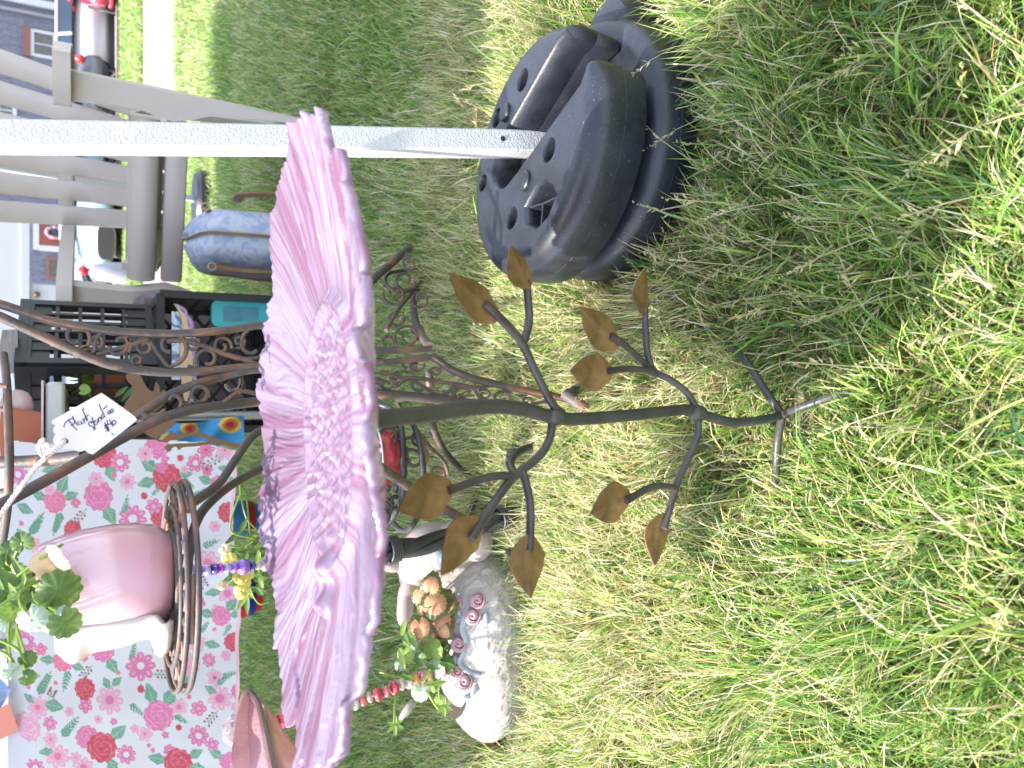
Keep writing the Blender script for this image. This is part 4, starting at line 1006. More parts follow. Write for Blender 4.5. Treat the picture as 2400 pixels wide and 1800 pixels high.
# things in and round the crates
M_teal = mat('teal_plastic', (0.03, 0.30, 0.33), .22, var=.08, vs=6, coat=.4)
M_tealt = mat('teal_window', (0.05, 0.17, 0.22), .2, var=.2, vs=20)
tb = at(552, 736, 2.075); zf = Z3-.272+.02
tt = thing('plastic_box', 'teal lidded plastic box standing in the middle milk crate', 'box', tb)
w_ = .060; h_ = .135
def rrect(w, h, r, n=5): return [(x+r*math.cos(R(a)), y+r*math.sin(R(a))) for (x, y, s0) in ((w-r, h-r, 0), (-w+r, h-r, 90), (-w+r, -h+r, 180), (w-r, -h+r, 270)) for a in [s0+90*i/n for i in range(n+1)]]
bc = Vector((tb.x, 2.072, at(500, 736, 2.07).z-h_/2))
piece('box', M_teal, lambda b: b.plate(rrect(.031, h_/2, .014), bc+Vector((0, .06, 0)), (1, 0, 0), (0, 0, 1), .055), tt, ang=50, recalc=True)
piece('lid', M_teal, lambda b: b.plate(rrect(.034, h_/2+.003, .016), bc+Vector((0, .012, 0)), (1, 0, 0), (0, 0, 1), .010), tt, ang=50, recalc=True)
piece('label', M_tealt, lambda b: b.plate(rrect(.019, h_/2-.024, .002), bc+Vector((0, .0012, 0)), (1, 0, 0), (0, 0, 1), .0008), tt, smooth=False, recalc=True)
M_wood = mat('pale_wood', (0.50, 0.34, 0.20), .6, var=.06, vs=9, stretch=(1, 1, 12))
M_purp = mat('purple_bark', (0.34, 0.20, 0.36), .7, var=.3, vs=60, bump=.002, bs=180)
M_deco = noise_mix('painted_centre', (0.45, 0.50, 0.60), (0.10, 0.14, 0.22), 30, .5, .6, .4)
YC = 2.045
cw = thing('wooden_crescent', 'pale wooden crescent plaque with a purple edge lying across the middle crate', 'plaque', at(440, 800, YC))
arc_o = cr_pts([at(410, 712, YC), at(434, 740, YC), at(447, 790, YC), at(452, 850, YC), at(448, 905, YC), at(436, 950, YC)], 6)
arc_i = cr_pts([at(408, 711, YC), at(424, 740, YC), at(428, 775, YC), at(422, 820, YC), at(425, 890, YC), at(434, 950, YC)], 6)
def strip(P, Q, th, name, m, par):
    V = [*P, *Q]; n = len(P); V += [v+Vector((0, th, 0)) for v in V]; F = []
    for i in range(n-1):
        F += [(i, i+1, n+i+1, n+i), (2*n+i, 3*n+i, 3*n+i+1, 2*n+i+1), (i, 2*n+i, 2*n+i+1, i+1), (n+i, n+i+1, 3*n+i+1, 3*n+i)]
    F += [(0, n, 3*n, 2*n), (n-1, 2*n-1, 4*n-1, 3*n-1)]
    b = MB(); b.add(V, F); return b.build(name, m, par, smooth=False, recalc=True)
strip(arc_o, arc_i, .012, 'crescent', M_wood, cw)
piece('bark_edge', M_purp, lambda b: b.tube([p+Vector((0, .004, -.006+.003*math.sin(i*1.3))) for i, p in enumerate(arc_o)], [.003, .0065, .007, .0065, .004], 8), cw)
strip([p+Vector((0, .016, 0)) for p in arc_i[4:-6]], [Vector((p.x, p.y+.016, at(404, 800, YC).z)) for p in arc_i[4:-6]], .004, 'painted_centre', M_deco, cw)
M_terra = mat('terracotta', (0.33, 0.105, 0.055), .7, var=.12, vs=12)
def terracotta(c, r, h, name='terracotta_pot', label='', parent=None, m=M_terra):
    t = thing(name, label, 'flower pot', c)
    piece('body', m, lambda b: b.lathe([(0, 0), (r*.72, 0), (r*.93, h*.78), (r, h*.78), (r, h), (r*.9, h), (r*.86, h*.85), (0, h*.85)], c, 32), t, ang=40)
    return t
pcx = at(352, 890, 2.24); pcx.z = Z3+.012
terracotta(pcx, .062, .125, label='terracotta pot standing inside the upper milk crate')
sp_ = thing('spiky_plant', 'spiky narrow-leaved green plant in the terracotta pot of the upper crate', 'plant', pcx+Vector((0, 0, .11)))
for i in range(34):
    a = rnd.uniform(0, 6.28); tl = rnd.uniform(.15, 1.2); L__ = rnd.uniform(.05, .10); base = pcx+Vector((0, 0, .11))
    long_leaf(base, base+Vector((math.cos(a)*math.sin(tl), math.sin(a)*math.sin(tl), math.cos(tl)))*L__, .007, rnd.choice([M_lf, M_lf, M_lf3]), sp_)
yl = at(198, 915, 1.86); o = round_leaf(yl, .012, vw(198, 915)+Vector((.4, 0, .3)), (0, 0, -1), M_lf3, sp_, lobes=3, fold=.9, depth=.0)
stem([yl+Vector((0, 0, -.01)), at(215, 930, 1.9), at(260, 945, 2.0), at(300, 930, 2.2)], .003, M_lf, sp_)
for (a_, b_) in (((285, 940), (330, 890)), ((300, 950), (345, 930)), ((270, 930), (300, 905))): long_leaf(at(*a_, 1.98), at(*b_, 1.98), .012, M_lf, sp_)
# flat brown metal cut-outs
M_cut = mat('brown_sheet_metal', (0.13, 0.065, 0.03), .6, var=.1, vs=8)
def cutout(px, y, label, name='metal_cutout', cat='garden ornament'):
    P = cr_pts([(*p, 0) for p in px], 3, True); o0 = at(px[0][0], px[0][1], y)
    pl_ = [at(p.x, p.y, y) for p in P]; b = MB(); b.plate([(p.x-o0.x, p.z-o0.z) for p in pl_], o0, (1, 0, 0), (0, 0, 1), .003)
    o = b.build(name, M_cut, None, smooth=False, recalc=True); return tag(o, label, cat)
z3 = lambda a, b_: (a/3.687, 800+b_/3.687)
cutout([z3(*p) for p in [(1090, 285), (1100, 340), (1145, 395), (1125, 470), (1085, 530), (1075, 590), (1110, 640), (1250, 650), (1400, 560), (1440, 440), (1400, 425), (1385, 450), (1375, 390), (1345, 350), (1325, 430), (1290, 420), (1245, 360), (1215, 300), (1170, 280)]], 1.62, 'upper flat brown metal cut-out between the crates and the tag')
cutout([z3(*p) for p in [(1180, 700), (1290, 820), (1400, 850), (1455, 800), (1480, 770), (1520, 800), (1600, 790), (1740, 790), (1900, 850), (2080, 890), (2085, 925), (1980, 905), (1860, 885), (1700, 905), (1580, 915), (1545, 940), (1520, 910), (1490, 920), (1470, 950), (1440, 945), (1425, 905), (1500, 885), (1620, 880), (1790, 870), (1780, 840), (1650, 815), (1540, 850), (1480, 850), (1440, 870), (1350, 850), (1500, 730), (1490, 690)]], 1.60, 'lower flat brown metal branch cut-out in front of the flowered cloth')

# ------------------------------------------------------------------ table with flowered cloth
M_cloth = attr_mat('printed_cotton', .8, .18, bump=.0006, bs=900)
def clothpt(u, v, base=True):
    t = (v-1040)/(1797-1040); y = 1.80-.08*t; p = at(u, v, y)
    x = p.x; z = p.z
    fold = .010*math.sin(x*21+1)+.007*math.sin(x*47+z*6)+.006*noise.noise(Vector((x*7, z*4, 1)))*2
    k = max(0, min(1, (.82-z)/.42)); p.y += fold*(.25+k)-(.03*k)
    p.y += .004*noise.noise(Vector((x*18, z*14, 4)))
    if z > .785: p.y += ((z-.785)*1.0)
    return p
RED = (.48, .015, .05); RED2 = (.62, .12, .16); PNK = (.58, .13, .29); PNK2 = (.72, .25, .42); LPK = (.66, .31, .42); LPK2 = (.78, .45, .55); ROS = (.64, .13, .24); GRN = (.09, .25, .16); GRN2 = (.25, .42, .30); WHT = (.60, .585, .615); MAR = (.25, .02, .05)
PR = []   # print list, painted in order: kind, u, v, size, angle, colours
def zz(a, b_): return (a/2.765, 1200+b_/2.765)
def z3_(a, b_): return (a/3.687, 800+b_/3.687)
def zt(a, b_): return (a/4.147, 1400+b_/4.147)
def leafp(c, l, w, ang): PR.append(('leaf', *c, l*1.15, w*1.25, ang))
def rose(c, r, c1, c2, leaves=()):
    for (a, l) in leaves: leafp((c[0]+math.cos(R(a))*(r+l*.35), c[1]+math.sin(R(a))*(r+l*.35)), l, l*.42, a)
    PR.append(('rose', *c, r, c1, c2))
def daisy(c, r, n, c1, cc, rc=.3, ecc=1.0): PR.append(('daisy', *c, r, n, c1, cc, rc))
def fern(c, l, ang, n=5): PR.append(('fern', *c, l, ang, n))
def berries(c, l, ang): PR.append(('berry', *c, l, ang))
rose(z3_(1435, 1170), 34, RED, RED2, [(215, 44), (165, 40), (20, 38), (-10, 30)])
rose(z3_(850, 1330), 35, PNK, PNK2, [(60, 48)]); rose(z3_(475, 1385), 27, ROS, PNK2, [(-65, 44), (-20, 34), (200, 34)])
rose(z3_(630, 1640), 22, RED, RED2); rose(z3_(1390, 1510), 26, RED, RED2); rose(z3_(1350, 900), 30, PNK, PNK2); rose(z3_(1880, 1230), 22, PNK, PNK2, [(200, 32), (-20, 26)])
rose(z3_(900, 980), 30, RED, RED2, [(70, 40)]); rose(z3_(1960, 1470), 24, RED, RED2)
for (p, r, n, c1, cc, rc) in ((z3_(1035, 1040), 25, 9, PNK, WHT, .30), (z3_(1765, 930), 21, 6, PNK, RED, .15), (z3_(1930, 935), 24, 8, LPK, RED, .1), (z3_(1680, 1045), 22, 7, PNK, WHT, .3), (z3_(1250, 965), 20, 7, LPK, RED, .15), (z3_(1100, 1210), 20, 8, LPK, PNK, .3),
        (z3_(830, 1190), 19, 6, LPK, RED, .1), (z3_(1325, 1420), 20, 6, PNK, LPK, .25), (z3_(1145, 1530), 34, 9, PNK, WHT, .3), (z3_(655, 1395), 12, 4, ROS, LPK, .2), (z3_(1420, 1010), 10, 4, PNK, LPK, .2), (z3_(1780, 1105), 14, 5, PNK, RED, .2), (z3_(1390, 1085), 15, 5, PNK, RED, .1),
        (z3_(1590, 1100), 10, 5, LPK, PNK, .2), (z3_(145, 1165), 26, 10, PNK, WHT, .3), (z3_(430, 1285), 14, 5, LPK, PNK, .2), (z3_(1850, 1590), 14, 6, LPK, PNK, .2), (z3_(985, 1155), 7, 5, ROS, ROS, .2), (z3_(1245, 1330), 9, 7, RED, RED, .2), (z3_(1548, 1000), 9, 7, RED, RED, .2), (z3_(175, 1590), 7, 5, ROS, ROS, .2), (z3_(2075, 1120), 16, 7, LPK, PNK, .4), (z3_(1340, 1660), 10, 6, RED, RED, .2),
        (zz(910, 990), 36, 8, PNK, WHT, .25), (zz(545, 940), 10, 5, ROS, LPK, .3), (zz(265, 890), 16, 5, ROS, PNK2, .2), (zz(160, 855), 27, 9, PNK, WHT, .3), (zz(215, 210), 20, 8, LPK, RED, .3), (zz(1330, 310), 30, 8, LPK, PNK, .35), (zz(1455, 500), 25, 8, LPK, PNK, .35), (zz(1350, 950), 16, 8, PNK, LPK, .35), (zz(1385, 600), 12, 5, LPK, PNK, .2),
        (zz(1460, 920), 13, 6, LPK, PNK, .2), (zz(1270, 840), 24, 8, LPK, PNK, .3), (zz(1380, 1050), 18, 6, LPK, RED, .2), (zz(1410, 1175), 30, 8, LPK, PNK, .35), (zz(1275, 1240), 20, 5, PNK, LPK, .2), (zz(1150, 1230), 22, 7, LPK, PNK, .3), (zz(1275, 1415), 24, 8, PNK, WHT, .3), (zz(1360, 1465), 16, 5, PNK, LPK, .2), (zz(710, 1200), 32, 8, LPK, PNK, .3),
        (zz(245, 1265), 27, 9, LPK, ROS, .25), (zz(555, 1240), 17, 5, PNK, LPK, .2), (zz(325, 1360), 17, 6, PNK, LPK, .3), (zz(450, 1280), 12, 5, LPK, PNK, .2), (zz(375, 1570), 30, 8, LPK, ROS, .3), (zz(490, 1575), 15, 6, LPK, PNK, .2), (zz(815, 1545), 23, 8, PNK, WHT, .3), (zz(735, 1330), 9, 5, PNK, LPK, .2), (zz(635, 1320), 11, 6, LPK, ROS, .3), (zz(910, 1130), 9, 7, RED, RED, .2), (zz(1150, 1365), 8, 7, RED, RED, .2), (zz(1065, 1415), 9, 5, PNK, LPK, .2),
        (zz(870, 1375), 12, 5, LPK, PNK, .2), (zz(935, 1410), 19, 6, LPK, PNK, .2), (zz(540, 1640), 26, 8, LPK, PNK, .3), (zz(330, 1460), 18, 6, LPK, PNK, .2), (zz(230, 1650), 22, 8, PNK, WHT, .3), (zz(1515, 1230), 13, 6, LPK, PNK, .2), (zz(1285, 565), 13, 5, PNK, ROS, .2), (zz(1090, 1510), 15, 6, PNK, LPK, .2), (zz(1035, 855), 22, 6, PNK, RED, .2), (zz(765, 1035), 6, 5, ROS, ROS, .2), (zz(360, 1110), 6, 5, ROS, ROS, .2), (zz(180, 1150), 6, 5, ROS, ROS, .2), (zz(960, 1485), 6, 5, ROS, ROS, .2), (zz(985, 1515), 6, 5, ROS, ROS, .2), (zz(1215, 1165), 6, 5, ROS, ROS, .2), (zz(1375, 735), 6, 5, ROS, ROS, .2)):
    daisy(p, r, n, c1, cc, rc)
rose(zz(665, 880), 30, PNK, PNK2, [(60, 40)]); rose(zz(410, 965), 25, ROS, PNK2, [(185, 34), (-40, 30), (20, 30)]); rose(zz(550, 1140), 25, RED, RED2); rose(zz(1020, 1290), 36, PNK, PNK2, [(-110, 44), (-60, 44)]); rose(zz(565, 1440), 28, PNK, PNK2); rose(zz(660, 1505), 36, RED, RED2, [(-45, 46), (60, 40)])
rose(zz(1145, 1590), 34, RED, RED2, [(190, 40), (15, 36), (-30, 34)]); rose(zz(1510, 830), 24, RED, RED2); rose(zz(1220, 980), 26, LPK, LPK2, [(110, 34)]); rose(zz(180, 1400), 32, LPK, LPK2); rose(zz(1535, 1130), 20, PNK, PNK2); rose(zz(1415, 645), 23, PNK, PNK2, [(-50, 34), (-10, 28), (190, 32)]); rose(zz(470, 105), 20, RED, RED2); rose(zz(1480, 1580), 27, PNK, PNK2, [(210, 34)])
for (c, l, w, a) in ((zz(360, 1200), 0, 0, 0), (zz(350, 1250), 42, 18, 10), (zz(185, 1220), 26, 12, -150), (zz(1370, 850), 36, 14, 15), (zz(1365, 500), 34, 12, 170), (zz(195, 1055), 44, 14, 10), (zz(300, 1540), 30, 13, 170), (zz(1350, 1120), 26, 11, -150), (zz(690, 1100), 26, 12, -120), (zz(755, 1090), 26, 12, -40), (zz(1190, 655), 22, 10, 60), (z3_(210, 1460), 40, 16, 20), (z3_(440, 1095), 40, 14, -20), (z3_(1920, 1090), 26, 9, 10), (z3_(2110, 1085), 30, 10, -10), (zz(990, 1430), 0, 0, 0), (zz(1190, 1090), 34, 12, 70), (zz(120, 150), 22, 10, 60)):
    if l: leafp(c, l, w, a)
for (c, l, a, n) in ((z3_(300, 1600), 50, -60, 6), (z3_(500, 1560), 50, 110, 5), (z3_(1085, 1410), 40, -80, 5), (z3_(1720, 1310), 50, -30, 7), (z3_(1340, 1290), 30, 130, 4), (zz(430, 1090), 48, 105, 5), (zz(240, 80), 52, -60, 6), (zz(370, 80), 46, 110, 5), (zz(285, 1120), 56, -62, 7), (zz(450, 1380), 56, -50, 6), (zz(860, 890), 40, -80, 5), (zz(1160, 1310), 36, 30, 5), (zz(880, 1250), 40, 35, 5), (zz(1310, 720), 34, -60, 5), (zz(1460, 740), 34, 110, 5), (zz(1430, 1060), 34, -40, 5), (zz(1470, 1030), 34, -20, 5), (zz(1350, 190), 38, -20, 5)):
    fern(c, l, a, n)
for (c, l, a) in ((z3_(700, 1500), 40, 130), (z3_(1850, 1020), 44, 150), (zz(1030, 1040), 34, 0), (zz(570, 1020), 34, 130), (zz(1370, 1290), 36, 130), (zz(1290, 415), 30, 60), (zz(325, 1190), 20, -60)):
    berries(c, l, a)
def cloth():
    st = 1.9; us = np.arange(14, 566, st); vs = np.arange(1026, 1850, st); nu, nv = len(us), len(vs)
    Ug, Vg = np.meshgrid(us, vs, indexing='ij'); col = np.zeros((nu, nv, 3)); col[:] = WHT
    def blend(mask, c): col[mask] = np.array(c)
    for p in PR:
        k = p[0]; cu, cv = p[1], p[2]; du = Ug-cu; dv = Vg-cv
        if abs(p[3]) > 80: continue
        if k == 'leaf':
            _, _, _, l, w, a = p; c_, s_ = math.cos(R(a)), math.sin(R(a)); X = (du*c_+dv*s_)/(l/2); Y = (-du*s_+dv*c_)/(w/2)
            prof_ = np.clip(1-np.abs(X), 0, 1)**.75*np.where(X < 0, 1.15, 1.0)*1.25; m = (np.abs(X) < 1) & (np.abs(Y) < prof_); blend(m, GRN)
            v_ = m & ((np.abs(Y) < .10) | (np.abs(np.mod(X*4-np.abs(Y)*1.2, 1)-.5) < .10)); blend(v_, GRN2)
        elif k == 'rose':
            _, _, _, r, c1, c2 = p; q = np.hypot(du*1.05, dv)/r; an = np.arctan2(dv, du); edge = 1+.05*np.cos(an*11+cu)
            blend(q < edge, c1)
            for rr_, ph, fr in ((.86, 0, .62), (.68, 1.2, .60), (.50, 2.6, .62), (.34, 4.0, .55)):
                wob = rr_+.05*np.cos(an*5+ph*3); mm = (np.abs(q-wob) < .035) & (np.mod(an*1.0/(2*math.pi)*3+ph, 1) < fr); blend(mm, c2)
            blend((q < .20) & (np.sin(du*1.7)*np.sin(dv*1.7) > .15), c2)
        elif k == 'daisy':
            _, _, _, r, n, c1, cc, rc = p; q = np.hypot(du, dv)/r; an = np.arctan2(dv, du)+cu; pet = .58+.42*np.abs(np.cos(an*n/2))**.55
            blend(q < pet, c1)
            c1v = np.array(c1); lt = c1v*.55+np.array((.8, .6, .7))*.45
            if r > 15: blend((q < .80) & (q > .55) & (np.abs(np.cos(an*n/2)) > .93), lt)
            blend(q < rc, cc)
        elif k == 'fern':
            _, _, _, l, a, n = p; c_, s_ = math.cos(R(a)), math.sin(R(a)); X = du*c_+dv*s_; Y = -du*s_+dv*c_
            blend((np.abs(Y) < 1.1) & (X > -l/2) & (X < l/2), GRN)
            for i in range(n+1):
                for sg in (-1, 1):
                    if i == n and sg > 0: continue
                    bx = -l/2+l*(i+.3)/(n+.6); aa = R(38*sg if i < n else 0); ll = l*.30*(1.15-.5*i/n)
                    x2 = (X-bx)*math.cos(aa)+Y*math.sin(aa)-ll/2; y2 = -(X-bx)*math.sin(aa)+Y*math.cos(aa)
                    blend((np.abs(x2)/(ll/2) < 1) & (np.abs(y2) < ll*.20*np.clip(1-np.abs(x2)/(ll/2), 0, 1)**.7), GRN)
        elif k == 'berry':
            _, _, _, l, a = p; c_, s_ = math.cos(R(a)), math.sin(R(a)); X = du*c_+dv*s_; Y = -du*s_+dv*c_
            blend((np.abs(Y) < .9) & (np.abs(X) < l/2), GRN)
            for i in range(4):
                for sg in (-1, 1):
                    bx = -l/2+l*(i+.8)/4; blend((np.abs(Y*sg-(X-bx)*.9) < .9) & (Y*sg > 0) & (Y*sg < 6), GRN); blend(np.hypot(X-bx-7, Y-sg*7) < 2.8, MAR)
    # bottom hem follows a shallow curve; right edge too
    hem = 549+10*np.sin((Vg-1040)/760*3.2)-14*np.exp(-((Vg-1270)/110)**2); dist = hem-Ug
    col[(dist < 9)] = (.72, .42, .50)
    V = []
    for i in range(nu):
        for j in range(nv): V.append(clothpt(us[i], vs[j]))
    edge_r = 1032+6*np.sin(Ug/70.0)+np.where(Ug > 480, (Ug-480)*.22, 0)
    keepv = (dist > 0) & (Vg > edge_r)
    F = []
    for i in range(nu-1):
        for j in range(nv-1):
            if keepv[i, j] and keepv[i+1, j] and keepv[i, j+1] and keepv[i+1, j+1]: F.append((i*nv+j, i*nv+j+1, (i+1)*nv+j+1, (i+1)*nv+j))
    b = MB(); b.v = [tuple(v) for v in V]; b.f = F; b.m = [0]*len(F); cc = np.ones((nu*nv, 4)); cc[:, :3] = col.reshape(-1, 3)*.90+np.array(WHT)*.10
    # lies over the table top as well
    o = b.build('tablecloth', M_cloth, None, ang=180, colors=cc); return o
tag(cloth(), 'white cotton tablecloth printed with pink and red flowers and green leaves', 'tablecloth')
M_plt = mat('table_plastic', (0.45, 0.45, 0.45), .6, var=.05); M_met = mat('grey_steel', (0.3, 0.3, 0.32), .4, metal=.8)
tbl = thing('folding_table', 'folding table under the flowered cloth', 'table', (-.6, 2.1, 0))
ztop = .775
piece('tabletop', M_plt, lambda b: b.box((-.70, 2.16, ztop-.02), (1.38, .60, .035), rotm(0, 0, 3), 0, .006), tbl)
for (x_, y_) in ((-.08, 2.05), (-.08, 2.38), (-1.3, 1.95), (-1.3, 2.35)): piece('leg', M_met, lambda b: b.tube([(x_, y_, 0), (x_, y_, ztop-.03)], .012, 10), tbl)
b = MB(); b.box((-.70, 2.16, ztop+.003), (1.385, .61, .004), rotm(0, 0, 3)); tag(b.build('table_liner', mat('pink_lining', (.62, .42, .48), .8), None), 'pink cloth underside spread flat over the table top', 'tablecloth')

# ------------------------------------------------------------------ things on the table, top left
M_bask = mat('brown_basket', (0.10, 0.055, 0.03), .8, var=.35, vs=40, bump=.002, bs=120)
M_hoop = mat('cream_rim', (0.50, 0.43, 0.30), .6, var=.1, vs=20)
def tpt(u, v, y): return at(u, v, y)
for (v, rr_, lab) in ((1545, .070, 'brown basket with a cream rim on the table beside the blue card'), (1790, .085, 'brown basket with a cream rim at the left end of the table')):
    c = at(20, v, 1.95); c.z = ztop+.006; t = thing('basket', lab, 'basket', c)
    piece('bowl', M_bask, lambda b: b.lathe([(0, 0), (rr_*.7, 0), (rr_, .045), (rr_*.96, .047), (rr_*.66, .008), (0, .008)], c, 28), t)
    piece('rim', M_hoop, lambda b: b.tube([c+Vector((rr_*math.cos(i*.2244), rr_*math.sin(i*.2244), .050)) for i in range(28)], .005, 8, closed=True), t)
def card(px, y, m, label):
    pl_ = [at(p[0], p[1], y) for p in px]; o0 = pl_[0]; b = MB(); b.plate([(p.x-o0.x, p.z-o0.z) for p in pl_], o0, (1, 0, 0), (0, 0, 1), .0015)
    tag(b.build('card', m, None, smooth=False, recalc=True), label, 'card')
card([(-30, 1640), (-30, 1560), (27, 1617), (0, 1662)], 1.76, noise_mix('blue_card', (.22, .27, .50), (.35, .40, .60), 60, .5, .6), 'blue card propped on the table left of the pot')
card([(-40, 1680), (22, 1648), (44, 1712), (-40, 1752)], 1.74, mat('coral_card', (.62, .22, .17), .7, var=.06, vs=30), 'coral pink card propped on the table, nearest its left end')
M_vio = leafmat('violet_petal', (.28, .16, .50), (.40, .26, .62)); M_whp = leafmat('white_petal', (.60, .60, .62), (.70, .70, .70))
fp = thing('flowering_plant', 'small plant with violet and white flowers at the top left of the cloth', 'plant', at(20, 1520, 1.9))
for i in range(16):
    c = at(rnd.uniform(-20, 34), rnd.uniform(1485, 1548), 1.86); round_leaf(c, .009, vw(20, 1520)+Vector((rnd.uniform(-.6, .6), 0, rnd.uniform(-.3, .8))), (rnd.uniform(-1, 1), 0, 1), M_vio if i < 6 else (M_whp if i < 10 else M_lf), fp, lobes=5, depth=.3, name='flower' if i < 10 else 'leaf')
# terracotta pot + pink bundle seen past the crate corner, top
cpt = at(72, 1015, 1.99); cpt.z = ztop+.006
terracotta(cpt, .062, .075, label='wide terracotta pot on the table right behind the crate corner', name='terracotta_pot')
pb_ = MB(); pb_.ball(at(38, 955, 2.02), .040, 16, 10, sc=(1, .8, .8)); pb_.v = [tuple(Vector(v)+Vector((0, 0, .006*noise.noise(Vector(v)*40)))) for v in pb_.v]
tag(pb_.build('cloth_bundle', mat('pale_pink_cloth', (.50, .38, .38), .9, var=.15, vs=40, bump=.003, bs=60)), 'pale pink crumpled cloth bundle above the terracotta pot', 'cloth')
# rough grey wood shape top
b = MB(); P = [at(*z3(*p), 2.12) for p in [(30, -90), (160, -100), (165, 290), (130, 270), (60, 290), (15, 170), (5, 60)]]
b.plate([(p.x-P[0].x, p.z-P[0].z) for p in P], P[0], (1, 0, 0), (0, 0, 1), .03)
tag(b.build('grey_board', mat('weathered_grey_wood', (.28, .26, .25), .9, var=.25, vs=12, stretch=(1, 1, 14), bump=.003, bs=60), None, smooth=False, recalc=True), 'weathered grey rounded wooden board above the upper crate', 'board')
# plain box added behind the crates as a dim backing for the lattice
b = MB(); b.box((.09, 2.62, .29), (.36, .30, .56), None, 0, .02); tag(b.build('crate_backing', mat('mauve_backing', (.16, .12, .13), .8, var=.35, vs=14), None), 'dull mauve box added as a dim backing behind the lattice of the middle crate', 'bin')
# colourful folded cloth
def fab():
    n, m_ = 46, 60; V = []; cols = []; F = []
    for i in range(n):
        for j in range(m_):
            a, b_ = i/(n-1), j/(m_-1); u = 372+200*a; v = 984+8*math.sin(a*5)+64*b_
            p = at(u, v, 1.99+.012*math.sin(a*13+b_*5)); V.append(p)
            c_ = (.06, .30, .58)
            for (hu, hv, s_) in ((444, 1004, 22), (540, 995, 27), (395, 1030, 20), (470, 1044, 14)):
                du, dv = (u-hu)/s_, (v-hv)/s_; q = math.hypot(du, dv*1.1)+.25*abs(dv)
                if q < 1: c_ = (.75, .48, .06)
                if q < .66: c_ = (.62, .16, .06)
                if q < .36: c_ = (.50, .03, .05)
            cols.append((*c_, 1))
    for i in range(n-1):
        for j in range(m_-1): F.append((i*m_+j, i*m_+j+1, (i+1)*m_+j+1, (i+1)*m_+j))
    b = MB(); b.v = [tuple(v) for v in V]; b.f = F; b.m = [0]*len(F); return b.build('folded_cloth', M_cloth, None, ang=180, colors=np.array(cols))
tag(fab(), 'bright blue cloth with orange and red hearts hanging beside the flowered tablecloth', 'cloth')
# glazed pots behind the table
def gpot(u, v, y, r, h, col, lab, band=None):
    c = at(u, v, y); c.z = max(0, c.z-h/2); t = thing('glazed_pot', lab, 'flower pot', c)
    piece('body', mat('glaze', col, .2, var=.25, vs=9, coat=.5), lambda b: b.lathe([(0, 0), (r*.7, 0), (r, h*.55), (r*.95, h), (r*.88, h), (r*.85, h*.8), (0, h*.8)], c, 32), t)
    if band: piece('band', mat('glaze_band', band, .2, coat=.5), lambda b: b.lathe([(r*.86, h*.22), (r*.955, h*.36), (r*.99, h*.46)], c, 32), t)
gpot(572, 1215, 2.9, .068, .11, (.03, .16, .36), 'blue glazed pot beyond the table, seen below the cloth hem', (.35, .02, .03))
gpot(574, 1400, 2.7, .066, .10, (.45, .02, .03), 'red glazed pot beyond the table, seen left of the purple beads', (.02, .04, .25))
# ------------------------------------------------------------------ sheep planter
M_shp = mat('painted_ceramic', (0.31, 0.275, 0.24), .42, var=.06, vs=20, col2=(.37, .33, .31), coat=.25)
sp0 = nodes(M_shp)     # carved fleece: wavy locks as relief
N_, L_ = sp0; tc = N_.new('ShaderNodeTexCoord'); wv = N_.new('ShaderNodeTexWave'); wv.inputs['Scale'].default_value = 22; wv.inputs['Distortion'].default_value = 9; wv.inputs['Detail'].default_value = 3; wv.inputs['Detail Scale'].default_value = 1.6
mp_ = N_.new('ShaderNodeMapping'); mp_.inputs['Rotation'].default_value = (.4, .7, .3); L_.new(tc.outputs['Object'], mp_.inputs[0]); L_.new(mp_.outputs[0], wv.inputs[0])
bp_ = N_.new('ShaderNodeBump'); bp_.inputs['Distance'].default_value = .003; bp_.inputs['Strength'].default_value = .55; L_.new(wv.outputs[1], bp_.inputs['Height']); L_.new(bp_.outputs[0], N_['Principled BSDF'].inputs['Normal'])
M_shs = mat('smooth_ceramic', (0.33, 0.28, 0.26), .4, var=.05, vs=20, col2=(.34, .27, .26), coat=.25, bump=.0008, bs=160)
shp = thing('sheep_planter', 'cream ceramic lying sheep planter with pink roses and a pale ribbon, in the grass', 'planter', (-.48, 1.32, 0))
# body shell: superellipse loop lifted to the open top, built as one skin
BC = Vector((-.465, 1.26, 0)); NA_, NZ = 120, 46; V = []; F = []
def bodyp(a, t):
    """t 0..1 from the ground up the outside to the rim"""
    z = .165*t
    bul = math.sin(math.pi*min(1, (t*.80+.17)))**.55
    rx_, ry_ = .168*bul, .105*bul
    if t > .8: rx_ *= 1-.16*((t-.8)/.2)**1.5; ry_ *= 1-.22*((t-.8)/.2)**1.5
    c_, s_ = math.cos(a), math.sin(a); sq = (abs(c_)**2.3+abs(s_)**2.3)**(-1/2.3)
    x = rx_*sq*c_; y = ry_*sq*s_
    # chest bulges towards the head side (+x), rump droops to a foot at (-x)
    if c_ < -.3: x -= .018*(1-t)*(-c_)
    z2 = z-.040*max(0, -c_)*t**3*0.6+.020*max(0, c_)*t
    p = BC+Vector((x, y, z2)); k = 1
    q = Vector((p.x*26, p.y*26, p.z*30)); w = noise.noise(Vector((q.x*1.5, q.y*1.5, q.z*.8))+Vector((noise.noise(q*.6)*1.6, 0, noise.noise(q*.5+Vector((5, 5, 5)))*1.6)))
    rdg = (1-abs(w)*2.0)
    n_ = Vector((x/(rx_*rx_+1e-6), y/(ry_*ry_+1e-6), 0)); n_ = n_.normalized() if n_.length else Vector((0, 0, 1))
    return p+n_*(.0028*rdg*min(1, (1-t)*6+.15))
for i in range(NZ+1):
    for j in range(NA_): V.append(bodyp(2*math.pi*j/NA_, i/NZ))
